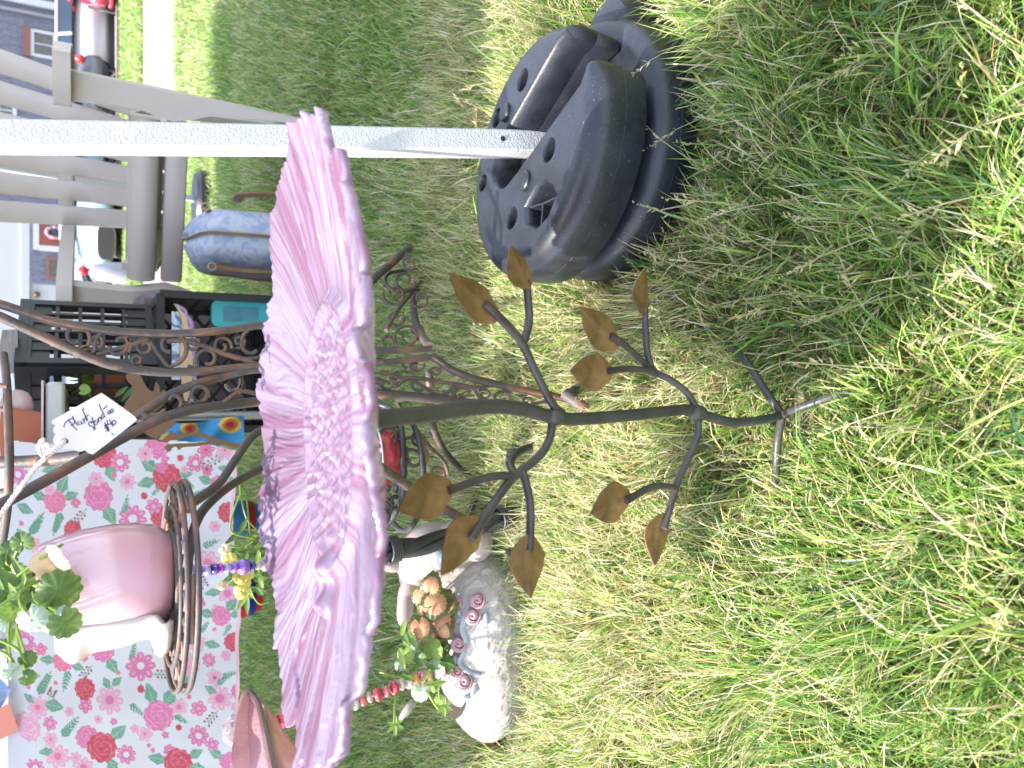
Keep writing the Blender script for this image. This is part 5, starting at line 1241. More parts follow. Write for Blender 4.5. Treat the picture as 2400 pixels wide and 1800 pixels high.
for (k_, dz) in ((.90, -.002), (.84, -.014), (.80, -.05)):
    for j in range(NA_):
        p = V[NZ*NA_+j]; V.append(Vector((BC.x+(p.x-BC.x)*k_, BC.y+(p.y-BC.y)*k_, p.z+dz)))
for i in range(NZ+3):
    for j in range(NA_): F.append((i*NA_+j, i*NA_+(j+1) % NA_, (i+1)*NA_+(j+1) % NA_, (i+1)*NA_+j))
b = MB(); b.add(V, F); b.build('body', M_shp, shp, ang=180)
piece('soil', M_dirt, lambda b: b.add([BC+Vector((.13*math.cos(i*.2618), .078*math.sin(i*.2618), .128)) for i in range(24)], [tuple(range(24))]), shp)
# head with muzzle, brow and ears (one skin via voxel remesh)
def fused(name, parts, m, parent, vox=.0035, smooth_it=6, disp=None):
    b = MB()
    for (c, r, sc, rot) in parts: b.ball(c, r, 24, 16, sc=sc, rot=rot)
    o = b.build(name, m, parent, ang=180)
    md = o.modifiers.new('r', 'REMESH'); md.mode = 'VOXEL'; md.voxel_size = vox; md.use_smooth_shade = True
    m2 = o.modifiers.new('s', 'SMOOTH'); m2.iterations = smooth_it; m2.factor = .6
    return o
HC = at(1015, 1290, 1.265)
hp = [(HC, .050, (1.0, .95, 1.1), None), (at(1070, 1278, 1.24), .042, (1, .95, 1.0), None), (at(1115, 1272, 1.22), .034, (1, 1, .9), None), (at(968, 1310, 1.29), .040, (1.15, .9, .8), None), (at(1060, 1330, 1.30), .055, (1, .9, 1.1), None),
      (at(975, 1345, 1.30), .036, (1.1, .7, .9), None)]
fused('head', hp, M_shs, shp)
fused('ear', [(at(958, 1385, 1.29), .030, (1.2, .45, .62), rotm(0, 20, 0)), (at(950, 1425, 1.285), .026, (1.3, .40, .60), rotm(0, 8, 0)), (at(962, 1352, 1.295), .022, (1, .6, .8), None)], M_shs, shp, .0025, 4)
fused('ear', [(at(945, 1310, 1.30), .034, (.55, .45, 1.25), rotm(0, 10, 0)), (at(912, 1322, 1.29), .026, (.55, .45, 1.1), rotm(0, 20, 0))], M_shs, shp, .0025, 4)
M_blu = mat('pale_blue_paint', (.25, .27, .31), .4, var=.1, vs=30, coat=.4); M_rsp = mat('rose_paint', (.36, .20, .22), .4, var=.2, vs=60, coat=.3); M_irs = mat('eye_blue', (.10, .22, .32), .2, coat=.8)
ec = at(1032, 1308, 1.215)
piece('eye', M_blu, lambda b: b.ball(ec, .020, 18, 12, sc=(1.0, .45, .8)), shp); piece('iris', M_irs, lambda b: b.ball(ec+Vector((.001, -.008, -.002)), .009, 14, 8, sc=(1.2, .4, .8)), shp)
# ribbon round the shoulders, following the body
def on_body(u, v, off=.004):
    y = 1.30
    best = None
    for k in range(60):
        y = 1.08+k*.005; p = at(u, v, y); t = p.z/.165
        if t < 0 or t > 1: continue
        bul = math.sin(math.pi*min(1, (t*.80+.17)))**.55; xx = (p.x-BC.x)/(.168*bul+.004); yy = (p.y-BC.y)/(.105*bul+.004)
        if abs(xx)**2.3+abs(yy)**2.3 < 1: best = p; break
    if best is None: best = at(u, v, 1.255)
    return best-ray(u, v).normalized()*off
P = cr_pts([on_body(u, v) for (u, v) in ((1040, 1320), (1072, 1350), (1088, 1385), (1100, 1415), (1092, 1445), (1086, 1475), (1094, 1500), (1088, 1530), (1078, 1552), (1096, 1572), (1128, 1582))], 5)
piece('ribbon', M_blu, lambda b: b.tube(P, [.005, .007, .0075, .007, .006, .004], 10, flat=.5), shp)
for (u, v, r) in ((1075, 1416, .013), (1119, 1407, .014), (1108, 1444, .015), (1074, 1509, .014), (1071, 1573, .012), (1088, 1598, .015)):
    c = on_body(u, v, .005); b = MB(); vd = ray(u, v).normalized(); s1 = vd.cross(Vector((0, 0, 1))).normalized(); s2 = vd.cross(s1)
    b.ball(c, r*.95, 18, 10, sc=(1, .5, 1), rot=None)
    for k in range(3): b.tube(spiral(c-vd*(.006+k*.0015), s1, s2, r*(.9-.28*k), r*(.75-.28*k), 40+130*k, .92, 14), [.0012, .0032, .0030, .0010], 6)
    b.build('rose', M_rsp, shp, ang=80)
for (u, v, a) in ((1140, 1450, 0), (1112, 1618, 30), (1098, 1632, 80), (1065, 1550, 200), (1080, 1440, 140)):
    c = on_body(u, v, .006); piece('rose_leaf', M_blu, lambda b: b.ball(c, .009, 12, 8, sc=(1.3, .35, .6), rot=rotm(0, a, 0)), shp)
# plants growing in it
M_col = leafmat('coleus_coral', (.56, .20, .11), (.62, .36, .20), .3, vs=60); M_cold = leafmat('coleus_dark', (.07, .05, .02), (.12, .16, .04), .25, vs=60)
col_ = thing('coleus', 'coral and green coleus leaves growing out of the sheep planter', 'plant', at(1045, 1440, 1.24))
for (u, v, r, du, dv, y) in ((1030, 1455, 44, .2, 1, 1.195), (1020, 1415, 42, 1, -.6, 1.18), (985, 1470, 36, .3, 1, 1.19), (1000, 1425, 28, -1, .1, 1.20), (985, 1400, 26, -1, -.6, 1.21), (1010, 1375, 30, .3, -1, 1.18), (1040, 1415, 34, 1, .4, 1.185), (1000, 1490, 30, .7, 1, 1.20), (1036, 1478, 26, 1, .8, 1.19)):
    c = at(u, v, y); ex_ = at(u+du*10, v+dv*10, y)-c; n_ = vw(u, v)+Vector((rnd.uniform(-.5, .2), 0, rnd.uniform(0, .6))); rr_ = r/FPX*1.02
    nn_ = n_.normalized(); round_leaf(c, rr_, n_, ex_, M_cold, col_, lobes=16, depth=.13, fold=.22, tipf=.35, cup=.3)
    round_leaf(c+nn_*.0014, rr_*.76, n_, ex_, M_col, col_, lobes=16, depth=.06, fold=.22, tipf=.35, cup=.3)
    stem([at(1055, 1450, 1.34), c-ex_.normalized()*rr_*.4-nn_*.002], .002, M_lf, col_)
vio = thing('viola_plant', 'bright green violas trailing out of the sheep planter, one bud wilted', 'plant', at(1045, 1540, 1.24))
for (u, v, r) in ((1010, 1525, 40), (985, 1545, 22), (975, 1520, 26), (1040, 1530, 30), (1045, 1560, 28), (1020, 1570, 30), (1000, 1500, 26), (960, 1500, 20), (950, 1535, 26), (1010, 1605, 32), (985, 1620, 30), (1030, 1640, 16), (1045, 1505, 24), (935, 1560, 16)):
    c = at(u, v, rnd.uniform(1.18, 1.22)); a = rnd.uniform(0, 6.28); ex_ = Vector((math.cos(a), -.2, math.sin(a)))
    round_leaf(c, r/FPX*1.32*.72, vw(u, v)+Vector((rnd.uniform(-.5, .5), 0, rnd.uniform(-.1, .8))), ex_, rnd.choice([M_lf, M_lf3, M_lf, M_lf2]), vio, lobes=10, depth=.08, fold=rnd.uniform(.1, .4))
    stem([at(1060, 1550, 1.24), (at(1050, 1550, 1.22)+c)/2+Vector((0, 0, .008)), c], .0015, M_lf3, vio)
for i in range(12):
    c = at(rnd.uniform(930, 1050), rnd.uniform(1485, 1600), rnd.uniform(1.19, 1.17)); a = rnd.uniform(0, 6.28)
    long_leaf(c, c+Vector((math.cos(a), 0, math.sin(a)))*rnd.uniform(.02, .04), .010, rnd.choice([M_lf, M_lf3]), vio)
stem([at(985, 1610, 1.20), at(1003, 1625, 1.18), at(1022, 1655, 1.17), at(1030, 1662, 1.17)], .0022, M_lf3, vio)
stem([at(930, 1600, 1.20), at(926, 1650, 1.16), at(924, 1695, 1.15)], .0022, M_lf3, vio); stem([at(950, 1590, 1.21), at(910, 1580, 1.21), at(890, 1575, 1.22)], .0018, M_lf3, vio)
for (u, v, k) in ((1040, 1655, 6), (925, 1698, 6)):
    for i in range(k): a = i*6.28/k; c = at(u, v, 1.24); long_leaf(c, c+Vector((math.cos(a)*.018, -.004, math.sin(a)*.018)), .008, M_lf3, vio, name='sepal')
M_bud = leafmat('wilted_bud', (.20, .19, .24), (.50, .46, .36), .2, vs=90)
bc_ = at(955, 1668, 1.235); dr_ = (at(968, 1650, 1.235)-bc_).normalized()
bt_ = MB(); bt_.tube(cr_pts([at(935, 1688, 1.24), at(942, 1680, 1.237), at(952, 1668, 1.235), at(962, 1655, 1.235), at(972, 1646, 1.235)], 3), [.002, .006, .009, .0085, .005], 10, flat=.7); bt_.build('bud', M_bud, vio, ang=80)

# ------------------------------------------------------------------ black wrought iron stand with red glass bowl
M_iron = mat('black_iron', (0.022, 0.022, 0.026), .42, var=.3, vs=30, bump=.0006, bs=200, col2=(.045, .042, .045))
bs_ = thing('iron_stand', 'black twisted wrought iron stand with coil bindings, leaning in front of the sheep', 'plant stand', (-.3, 1.2, 0))
YI = 1.16
cl = cr_pts([at(720, 1320, 1.12), at(800, 1308, 1.13), at(890, 1295, 1.14), at(960, 1283, 1.15), at(1050, 1262, 1.16), at(1120, 1235, 1.17), at(1180, 1212, 1.175), at(1240, 1200, 1.18), at(1300, 1196, 1.185)], 10)
for k in range(3):
    P = []
    for i, p in enumerate(cl):
        t = i/len(cl); a = i*.17+k*2.094; r = .0085
        P.append(p+Vector((math.cos(a)*r, math.sin(a)*r, 0)))
    piece('twisted_bar', M_iron, lambda b: b.tube(P, .0088, 10), bs_, ang=70)
def coil(pa, pb_, R_, n=5):
    d = (pb_-pa); L__ = d.length; d.normalize(); s1 = d.orthogonal().normalized(); s2 = d.cross(s1); pts = []
    for i in range(n*16+1): t = i/(n*16); a = i/16*2*math.pi; pts.append(pa+d*L__*t+s1*R_*math.cos(a)+s2*R_*math.sin(a))
    piece('coil', M_iron, lambda b: b.tube(pts, .0024, 6), bs_, ang=80)
coil(at(903, 1292, 1.14), at(927, 1289, 1.145), .0200); coil(at(1165, 1217, 1.172), at(1190, 1210, 1.176), .0185)
def ir(pts, r=.0042, name='scroll'): P = cr_pts([at(*p) for p in pts], 7); return piece(name, M_iron, lambda b: b.tube(P, r, 8), bs_, ang=70)
ir([(1210, 1206, 1.18), (1230, 1225, 1.17), (1252, 1228, 1.16), (1268, 1222, 1.15)], .006, 'foot'); ir([(1190, 1290, 1.12), (1215, 1315, 1.10), (1250, 1330, 1.09), (1268, 1328, 1.085)], .0055, 'foot')
ir([(1212, 1046, 1.17), (1196, 1062, 1.17), (1192, 1085, 1.17), (1200, 1100, 1.17)], .0055, 'foot')
# basket hoop and scrolls holding the red bowl
hc = at(900, 1085, 1.22)
piece('hoop', M_iron, lambda b: b.tube([at(934, 1105, 1.22)+Vector((.098*math.cos(i*.1309), .098*math.sin(i*.1309), -.004)) for i in range(48)], .0048, 8, closed=True), bs_, ang=70)
ir([(840, 940, 1.22), (880, 945, 1.22), (915, 958, 1.20), (935, 985, 1.16), (944, 1030, 1.14), (946, 1100, 1.13), (944, 1150, 1.13), (935, 1185, 1.15), (915, 1220, 1.18), (880, 1246, 1.2), (850, 1250, 1.2)], .0050, 'hoop')
for (c, r0, r1, a0, tn) in (((905, 1020), 10, 30, 90, 1.1), ((915, 1075), 8, 24, 200, -1.1), ((905, 1140), 6, 26, 0, 1.1), ((925, 1175), 6, 18, 100, 1.2), ((895, 1215), 8, 30, 150, -1.2), ((900, 1185), 6, 20, 50, 1.0)):
    pts = []
    for i in range(22): t = i/21; a = R(a0)+t*tn*2*math.pi; q = r0+(r1-r0)*t; pts.append((c[0]+q*math.cos(a), c[1]+q*math.sin(a), 1.15))
    ir([pts[i] for i in range(0, 22)], .0034)
ir([(880, 1256, 1.2), (920, 1220, 1.18), (945, 1190, 1.15), (950, 1182, 1.15)], .0036)
M_redg = mat('red_glass', (.50, .02, .06), .12, var=.3, vs=30, trans=.35, coat=.8, col2=(.70, .10, .15)); M_rim = mat('bright_rim', (.7, .7, .7), .15, metal=.9)
rc = at(905, 1072, 1.19); rc.z -= .020
rbw = thing('glass_bowl', 'red glass bowl with a bright rim sitting in the black iron scroll basket', 'bowl', rc)
piece('bowl', M_redg, lambda b: b.lathe([(0, -.01), (.024, -.01), (.042, .008), (.054, .030), (.058, .046), (.055, .046), (.050, .03), (.038, .012), (0, -.004)], rc, 40, 0, None, wob=lambda a, z: 1+.03*math.cos(a*8)), rbw, ang=80)
piece('rim', M_rim, lambda b: b.tube([rc+Vector((.059*math.cos(i*.1309), .059*math.sin(i*.1309), .046)) for i in range(48)], .0018, 8, closed=True), rbw)

# ------------------------------------------------------------------ beaded stakes
def bead_mat(c, tr=.35): return mat('bead', c, .12, var=.2, vs=80, trans=tr, coat=.7)
BM = {k: bead_mat(c) for k, c in dict(red=(.50, .04, .07), coral=(.62, .16, .15), orange=(.70, .30, .05), clear=(.60, .50, .38), white=(.62, .60, .60), violet=(.30, .14, .62), purple=(.42, .05, .50), lilac=(.45, .38, .75), navy=(.05, .04, .18), pink=(.65, .15, .32)).items()}
def strand(name, label, pts, seq, wire=.0012):
    t = thing(name, label, 'garden stake', at(*pts[0])); P = cr_pts([at(*p) for p in pts], 40)
    piece('wire', M_rim, lambda b: b.tube(P[::8]+[P[-1]], wire, 6), t)
    s_ = 0; L__ = [0]
    for i in range(1, len(P)): L__.append(L__[-1]+(P[i]-P[i-1]).length)
    tot = L__[-1]; pos = 0; k = 0
    while pos < tot*.995:
        nm, r, asp = seq[k % len(seq)]; k += 1; h_ = r*asp; c_ = pos+h_; 
        if c_ > tot: break
        i = next(i for i in range(len(L__)) if L__[i] >= c_); d = (P[min(i+1, len(P)-1)]-P[i-1]).normalized(); q = Vector((0, 0, 1)).rotation_difference(d).to_matrix()
        piece('bead', BM[nm], lambda b: b.ball(P[i], r, 12, 8, sc=(1, 1, asp), rot=q), t); pos = c_+h_+.0004
    return t
strand('bead_stake', 'stake of red, coral and clear beads standing in the sheep planter', [(1062, 1562, 1.20), (1040, 1568, 1.195), (960, 1597, 1.19), (900, 1622, 1.185), (830, 1648, 1.20), (790, 1660, 1.18), (700, 1680, 1.15), (640, 1694, 1.13), (572, 1708, 1.11)],
       [('red', .0125, .62), ('red', .0125, .55), ('coral', .009, .6), ('coral', .0105, .6), ('pink', .0105, .55), ('orange', .009, .7), ('clear', .012, .55), ('clear', .010, .6), ('red', .0125, .6), ('coral', .010, .6), ('red', .0125, .6), ('clear', .0095, .5), ('coral', .0105, .62), ('white', .012, .6), ('orange', .012, .6), ('coral', .008, .6), ('clear', .009, .6), ('white', .010, .5),
        ('lilac', .010, .6), ('pink', .011, .6), ('clear', .010, .6), ('orange', .0105, .6), ('purple', .0125, .75)])
strand('bead_stake', 'stake of violet, lilac and purple beads standing before the cloth among yellow violas', [(690, 1318, 1.10), (600, 1326, 1.08), (520, 1332, 1.06), (440, 1340, 1.04), (400, 1344, 1.03)],
       [('lilac', .0105, .22), ('lilac', .0105, .22), ('lilac', .0105, .22), ('lilac', .0105, .22), ('clear', .005, .8), ('purple', .009, .75), ('lilac', .0085, .5), ('clear', .006, .8), ('navy', .0085, .5), ('violet', .011, .8), ('violet', .0075, .6), ('lilac', .007, .8), ('purple', .0075, .5), ('navy', .0085, .55), ('lilac', .007, .7), ('violet', .0075, .8)])
M_gem = mat('pink_crystal', (.75, .62, .70), .03, var=.1, vs=40, trans=.8); gc = at(560, 1712, 1.10)
b = MB(); b.lathe([(0, -.024), (.014, -.013), (.024, .0), (.0185, .014), (.010, .019), (0, .019)], gc, 8, 0, rotm(60, 20, 0))
tag(b.build('crystal', M_gem, None, smooth=False), 'pink faceted crystal topping the bead stake, just behind the angular pink glass', 'crystal')
# yellow violas by the purple beads
M_yel = leafmat('yellow_petal', (.62, .48, .08), (.72, .62, .20), .4); M_yelp = leafmat('pale_yellow_petal', (.62, .52, .28), (.68, .58, .38), .4)
yv = thing('yellow_violas', 'straggly viola with small yellow flowers below the hem of the flowered cloth', 'plant', at(640, 1290, 1.3))
def flower(u, v, r, m, y=1.12):
    c = at(u, v, y)
    for i in range(5):
        a = i*1.2566+rnd.uniform(0, .4); ex_ = Vector((math.cos(a), -.2, math.sin(a))); round_leaf(c+ex_*r*.55, r*.6, vw(u, v)+Vector((rnd.uniform(-.4, .4), 0, rnd.uniform(-.4, .4))), ex_, m, yv, lobes=3, depth=.1, fold=.1, name='petal')
for (u, v, r, m) in ((527, 1288, .007, M_yelp), (537, 1310, .009, M_yel), (562, 1350, .009, M_yel), (574, 1362, .008, M_yel), (566, 1385, .010, M_yel), (521, 1372, .006, M_yelp), (586, 1345, .006, M_yel)): flower(u, v, r, m)
for i in range(40):
    c = at(rnd.uniform(560, 625), rnd.uniform(1240, 1400), rnd.uniform(1.12, 1.3)); a = rnd.uniform(0, 6.28)
    long_leaf(c, c+Vector((math.cos(a), 0, math.sin(a)))*rnd.uniform(.015, .035), .009, rnd.choice([M_lf, M_lf3, M_lf]), yv)
for pts in (((600, 1262), (560, 1282), (538, 1277)), ((620, 1290), (575, 1320), (540, 1308)), ((640, 1330), (600, 1345), (570, 1352)), ((560, 1335), (540, 1352), (522, 1370)), ((600, 1262), (540, 1240), (572, 1150), (586, 1255)), ((585, 1372), (595, 1400), (610, 1416), (630, 1410)), ((560, 1118), (566, 1170), (578, 1215), (600, 1240))):
    stem([at(p[0], p[1], 1.14) for p in pts], .0013, M_lf3, yv)
# ------------------------------------------------------------------ angular pink glass piece, near left
M_pg2 = glass_mat('frosted_pink_glass', (.50, .26, .26), (.60, .38, .44), .18, .35, .25)
N_, L_ = nodes(M_pg2); tc = N_.new('ShaderNodeTexCoord'); nz = N_.new('ShaderNodeTexNoise'); nz.inputs['Scale'].default_value = 330; bp_ = N_.new('ShaderNodeBump'); bp_.inputs['Distance'].default_value = .0012
L_.new(tc.outputs['Object'], nz.inputs[0]); L_.new(nz.outputs[0], bp_.inputs['Height']); L_.new(bp_.outputs[0], N_['Principled BSDF'].inputs['Normal'])
z5 = lambda a, b_: (500+a/6.637, 1550+b_/6.637)
ag = thing('angular_glass', 'angular frosted pink glass dish corner at the lower left edge of the photo', 'glass dish', at(640, 1800, .78))
def sheet(name, rows, m, par, th=.006):
    """rows of (u,v,y) lines skinned into a thick sheet"""
    R_ = [cr_pts([at(*p) for p in r], 5) for r in rows]; n = min(len(r) for r in R_); V = []; F = []
    fine = []
    for i in range(len(R_)-1):
        for s_ in range(5): t = s_/5; fine.append([R_[i][j].lerp(R_[i+1][j], t) for j in range(n)])
    fine.append(R_[-1][:n])
    for r in fine: V += r
    for i in range(len(fine)-1):
        for j in range(n-1): a = i*n+j; F.append((a, a+1, a+n+1, a+n))
    b = MB(); b.add(V, F); o = b.build(name, m, par, ang=50); md = o.modifiers.new('s', 'SOLIDIFY'); md.thickness = th; md.offset = 0; return o
A_ = z5(540, 455); 
left = [(*z5(525, 470), .80), (*z5(440, 570), .79), (*z5(350, 900), .77), (*z5(300, 1300), .75), (*z5(255, 1700), .72), (*z5(210, 2300), .70), (*z5(180, 2900), .68)]
ridge = [(*z5(560, 480), .80), (*z5(700, 650), .77), (*z5(770, 900), .745), (*z5(850, 1300), .715), (*z5(930, 1700), .69), (*z5(990, 2300), .67), (*z5(1040, 2900), .65)]
right = [(*z5(600, 500), .81), (*z5(730, 640), .80), (*z5(900, 880), .79), (*z5(1200, 1280), .78), (*z5(1500, 1650), .76), (*z5(1900, 2300), .74), (*z5(2300, 2900), .72)]
mid = [((l[0]+r[0])/2, (l[1]+r[1])/2, (l[2]+r[2])/2+.012) for l, r in zip(left, ridge)]
sheet('facet', [left, mid, ridge], M_pg2, ag); sheet('facet', [ridge, right], M_pg2, ag)
M_rg = mat('smoky_rim', (.20, .12, .13), .15, coat=.6, trans=.3)
piece('ridge', M_rg, lambda b: b.tube(cr_pts([at(p[0], p[1], p[2]-.004) for p in ridge], 5), .0036, 8), ag)
# dark stand feet in the grass at the bottom edge
b = MB(); b.tube(cr_pts([atz(1370, 1810, .05), atz(1400, 1785, .03), atz(1445, 1755, .004)], 5), .006, 10); b.tube(cr_pts([atz(1390, 1830, .02), atz(1330, 1850, .06)], 4), .006, 8)
tag(b.build('stand_foot', M_iron), 'black iron stand foot in the grass at the lower left, the higher one', 'plant stand')
b = MB(); b.tube(cr_pts([atz(1610, 1810, .03), atz(1640, 1790, .018), atz(1690, 1760, .004)], 5), .006, 10)
tag(b.build('stand_foot', M_iron), 'short black iron foot in the grass at the bottom left edge, nearer the camera', 'plant stand')
# ------------------------------------------------------------------ house across the road
M_sh = noise_mix('blue_grey_shingle', (.115, .12, .165), (.15, .155, .20), 9, .4, .6, .85)
M_shb = noise_mix('dark_grey_shingle', (.10, .095, .10), (.14, .13, .14), 14, .4, .6, .85)
M_trim = mat('white_trim', (.42, .43, .47), .6, var=.02, vs=3); M_brn = mat('brown_shutter', (.17, .07, .06), .6, var=.08, vs=8, stretch=(1, 1, 20))
M_gls = mat('window_glass', (.03, .045, .05), .08, var=.5, vs=5, spec=.8); M_door = mat('red_brown_door', (.22, .05, .035), .45, var=.15, vs=6)
HY = 29.0; hs = thing('house', 'blue grey shingled house with brown shutters, white trim and a red brown door', 'house', (5, HY, 0))
def hx(v): return at(120, v, HY).x
def hz(u, v=500): return at(u, v, HY).z
b = MB(); x0, x1 = hx(-140), hx(668); b.box(((x0+x1)/2, HY+3, 4.0), (x1-x0, 6, 8.0)); b.build('wall', M_sh, hs, smooth=False)
# shingles: real courses, coarse at this distance
nc = 0; sb = MB(); zc = .3
while zc < 6.0:
    xx = min(x0, x1)+rnd.uniform(0, .2)
    while xx < max(x0, x1)-.3:
        w = rnd.uniform(.16, .34); sb.box((xx+w/2, HY-.02-rnd.uniform(0, .012), zc+.10), (w-.012, .03, .215), rotm(4, 0, 0)); xx += w
    zc += .205
o = sb.build('shingles', M_sh, hs, smooth=False); o['kind'] = 'stuff'
def win(u0, u1, v0, v1, shutter=None, frame=M_trim, panes=(2, 2)):
    xa, xb = sorted((hx(v0), hx(v1))); za, zb = sorted((hz(u0), hz(u1))); f = .09; y = HY-.07
    wroot = piece('window', frame, lambda b: [b.bar((xa, y, za), (xa, y, zb), f, f, up=(0, 1, 0)), b.bar((xb, y, za), (xb, y, zb), f, f, up=(0, 1, 0)), b.bar((xa-f/2, y-.003, za), (xb+f/2, y-.003, za), f*1.3, f, up=(0, 1, 0)), b.bar((xa-f/2, y-.003, zb), (xb+f/2, y-.003, zb), f*1.1, f, up=(0, 1, 0))]+
        [b.bar((xa+(xb-xa)*i/panes[0], y+.01, za), (xa+(xb-xa)*i/panes[0], y+.01, zb), .035, .05, up=(0, 1, 0)) for i in range(1, panes[0])]+[b.bar((xa, y+.012, za+(zb-za)*i/panes[1]), (xb, y+.012, za+(zb-za)*i/panes[1]), .05, .05, up=(0, 1, 0)) for i in range(1, panes[1])], hs, smooth=False)
    for i in range(panes[0]):
        for j in range(panes[1]):
            piece('pane', M_gls, lambda b: b.box((xa+(xb-xa)*(i+.5)/panes[0], HY-.045, za+(zb-za)*(j+.5)/panes[1]), ((xb-xa)/panes[0]-.03, .01, (zb-za)/panes[1]-.04)), wroot, smooth=False)
    if shutter:
        zc_, zd_ = hz(shutter[0]), hz(shutter[1]); piece('shutter', M_brn, lambda b: b.box(((xa+xb)/2, HY-.10, (zc_+zd_)/2), (abs(xb-xa)+.15, .10, abs(zc_-zd_))), hs, smooth=False)
win(76, 175, 82, 138, (54, 72))
win(-40, 35, 250, 300); win(112, 160, 608, 652, None, M_brn, (2, 1))
# door with white frame and a round wreath
xa, xb = sorted((hx(528), hx(578))); za, zb = .4, hz(92)
piece('door', M_door, lambda b: b.box(((xa+xb)/2, HY-.06, (za+zb)/2), (xb-xa, .08, zb-za), None, 0, .01), hs)
piece('door_frame', M_trim, lambda b: [b.bar((xa-.08, HY-.09, za), (xa-.08, HY-.09, zb+.16), .16, .12, up=(0, 1, 0)), b.bar((xb+.08, HY-.09, za), (xb+.08, HY-.09, zb+.16), .16, .12, up=(0, 1, 0)), b.bar((xa-.16, HY-.093, zb+.08), (xb+.16, HY-.093, zb+.08), .16, .12, up=(0, 1, 0))], hs, smooth=False)
wc = at(128, 545, HY-.2); wt = thing('wreath', 'round wreath of pink, teal and purple hanging on the red brown door', 'wreath', wc)
piece('backing', mat('wreath_dark', (.05, .06, .09), .9, var=.5, vs=8), lambda b: b.ball(wc+Vector((0, .06, 0)), .27, 20, 12, sc=(.8, .2, 1.15)), wt)
for i in range(26):
    a = i*.2417*1.0; m_ = (mat('w%d' % i, c, .8) if False else None)
WC = [mat('wreath_pink', (.50, .22, .36), .8), mat('wreath_teal', (.10, .28, .28), .8), mat('wreath_orange', (.45, .20, .08), .8)]
for i in range(22):
    a = i*2*math.pi/22; piece('bloom', WC[i % 3 if i % 5 else 0], lambda b: b.ball(wc+Vector((.17*math.cos(a), rnd.uniform(-.05, 0), .22*math.sin(a))), rnd.uniform(.04, .06), 8, 6), wt)
# white corner board, porch beam and porch column
cx0 = hx(26); piece('corner_board', M_trim, lambda b: b.bar((hx(18), HY-.12, 0), (hx(18), HY-.12, 7.5), .22, .12, up=(0, 1, 0)), hs, smooth=False)
piece('downpipe', mat('grey_pipe', (.2, .2, .22), .5), lambda b: b.tube([(hx(44), HY-.14, 0), (hx(44), HY-.14, 7)], .06, 10), hs)
PY = 13.5
pr_ = thing('white_porch', 'white porch with a beam above and a broad post with a round lamp', 'porch', (1, PY, 0))
def PXx(v): return at(60, v, PY).x
xa, xb = sorted((PXx(519), PXx(1040))); zA = at(66, 600, PY).z
piece('beam', M_trim, lambda b: b.box(((xa+xb)/2, PY, zA+.8), (xb-xa, .5, 1.6)), pr_, smooth=False)
xc, xd = sorted((PXx(668), PXx(860)))
piece('post', M_trim, lambda b: b.box(((xc+xd)/2, PY+.02, (zA+.1)/2), (xd-xc, .4, zA+.1)), pr_, smooth=False)
lp = at(86, 690, PY-.25); piece('lamp', mat('lamp_bronze', (.12, .07, .06), .5, metal=.5), lambda b: b.ball(lp, .045, 16, 10), pr_)
piece('fascia', M_trim, lambda b: b.box(((xa+xb)/2, PY-.26, zA+.02), (xb-xa, .03, .10)), pr_, smooth=False)
# white steps
for i in range(4): 
    z_ = hz(283-i*14); 
st_ = thing('front_steps', 'white front steps below the small brown framed window', 'steps', (hx(612), HY-1, 0))
for i in range(5):
    z_ = .02+i*.19; piece('step', M_trim, lambda b: b.box((hx(614), HY-.35-(5-i)*.28, z_+.09), (1.4, .30, .09)), st_, smooth=False)
    piece('riser', mat('grey_riser', (.12, .12, .13), .8), lambda b: b.box((hx(614), HY-.30-(5-i)*.28, z_+.0), (1.38, .24, .09)), st_, smooth=False)
# tall hedge/house beyond the picture's right and left so the sky stays behind buildings
M_wht = mat('white_siding', (.50, .50, .55), .7, var=.03, vs=2)
h2 = thing('white_house', 'plain white neighbouring house at the right edge behind the red car', 'house', (18, 31, 0))
piece('wall', M_wht, lambda b: b.box((hx(-10)+7.05-.35+.3, HY+1.2, 4), (14, 3, 8)), h2, smooth=False)
for i in range(24): piece('clapboard', M_wht, lambda b: b.box((hx(-10)+7.0, HY-.33, .3+i*.22), (13.6, .03, .215), rotm(5, 0, 0)), h2, smooth=False)
h3 = thing('grey_house', 'pale house far left behind the crates and table', 'house', (-8, 31, 0))
piece('wall', M_wht, lambda b: b.box((-9.5, HY+2, 4), (24, 4, 8)), h3, smooth=False)
# roofs
M_roof = mat('roof_shingle', (.10, .09, .09), .9, var=.2, vs=6)
for (h, xL, xR, yF, yB, zb_) in ((hs, min(x0, x1)-.4, max(x0, x1)+.4, HY-.5, HY+6.5, 8.0),):
    piece('roof', M_roof, lambda b: b.add([(xL, yF, zb_), (xR, yF, zb_), (xR, yB, zb_), (xL, yB, zb_), (xL, (yF+yB)/2, zb_+2.4), (xR, (yF+yB)/2, zb_+2.4)], [(0, 1, 5, 4), (2, 3, 4, 5), (1, 2, 5), (3, 0, 4), (0, 3, 2, 1)]), h, smooth=False)

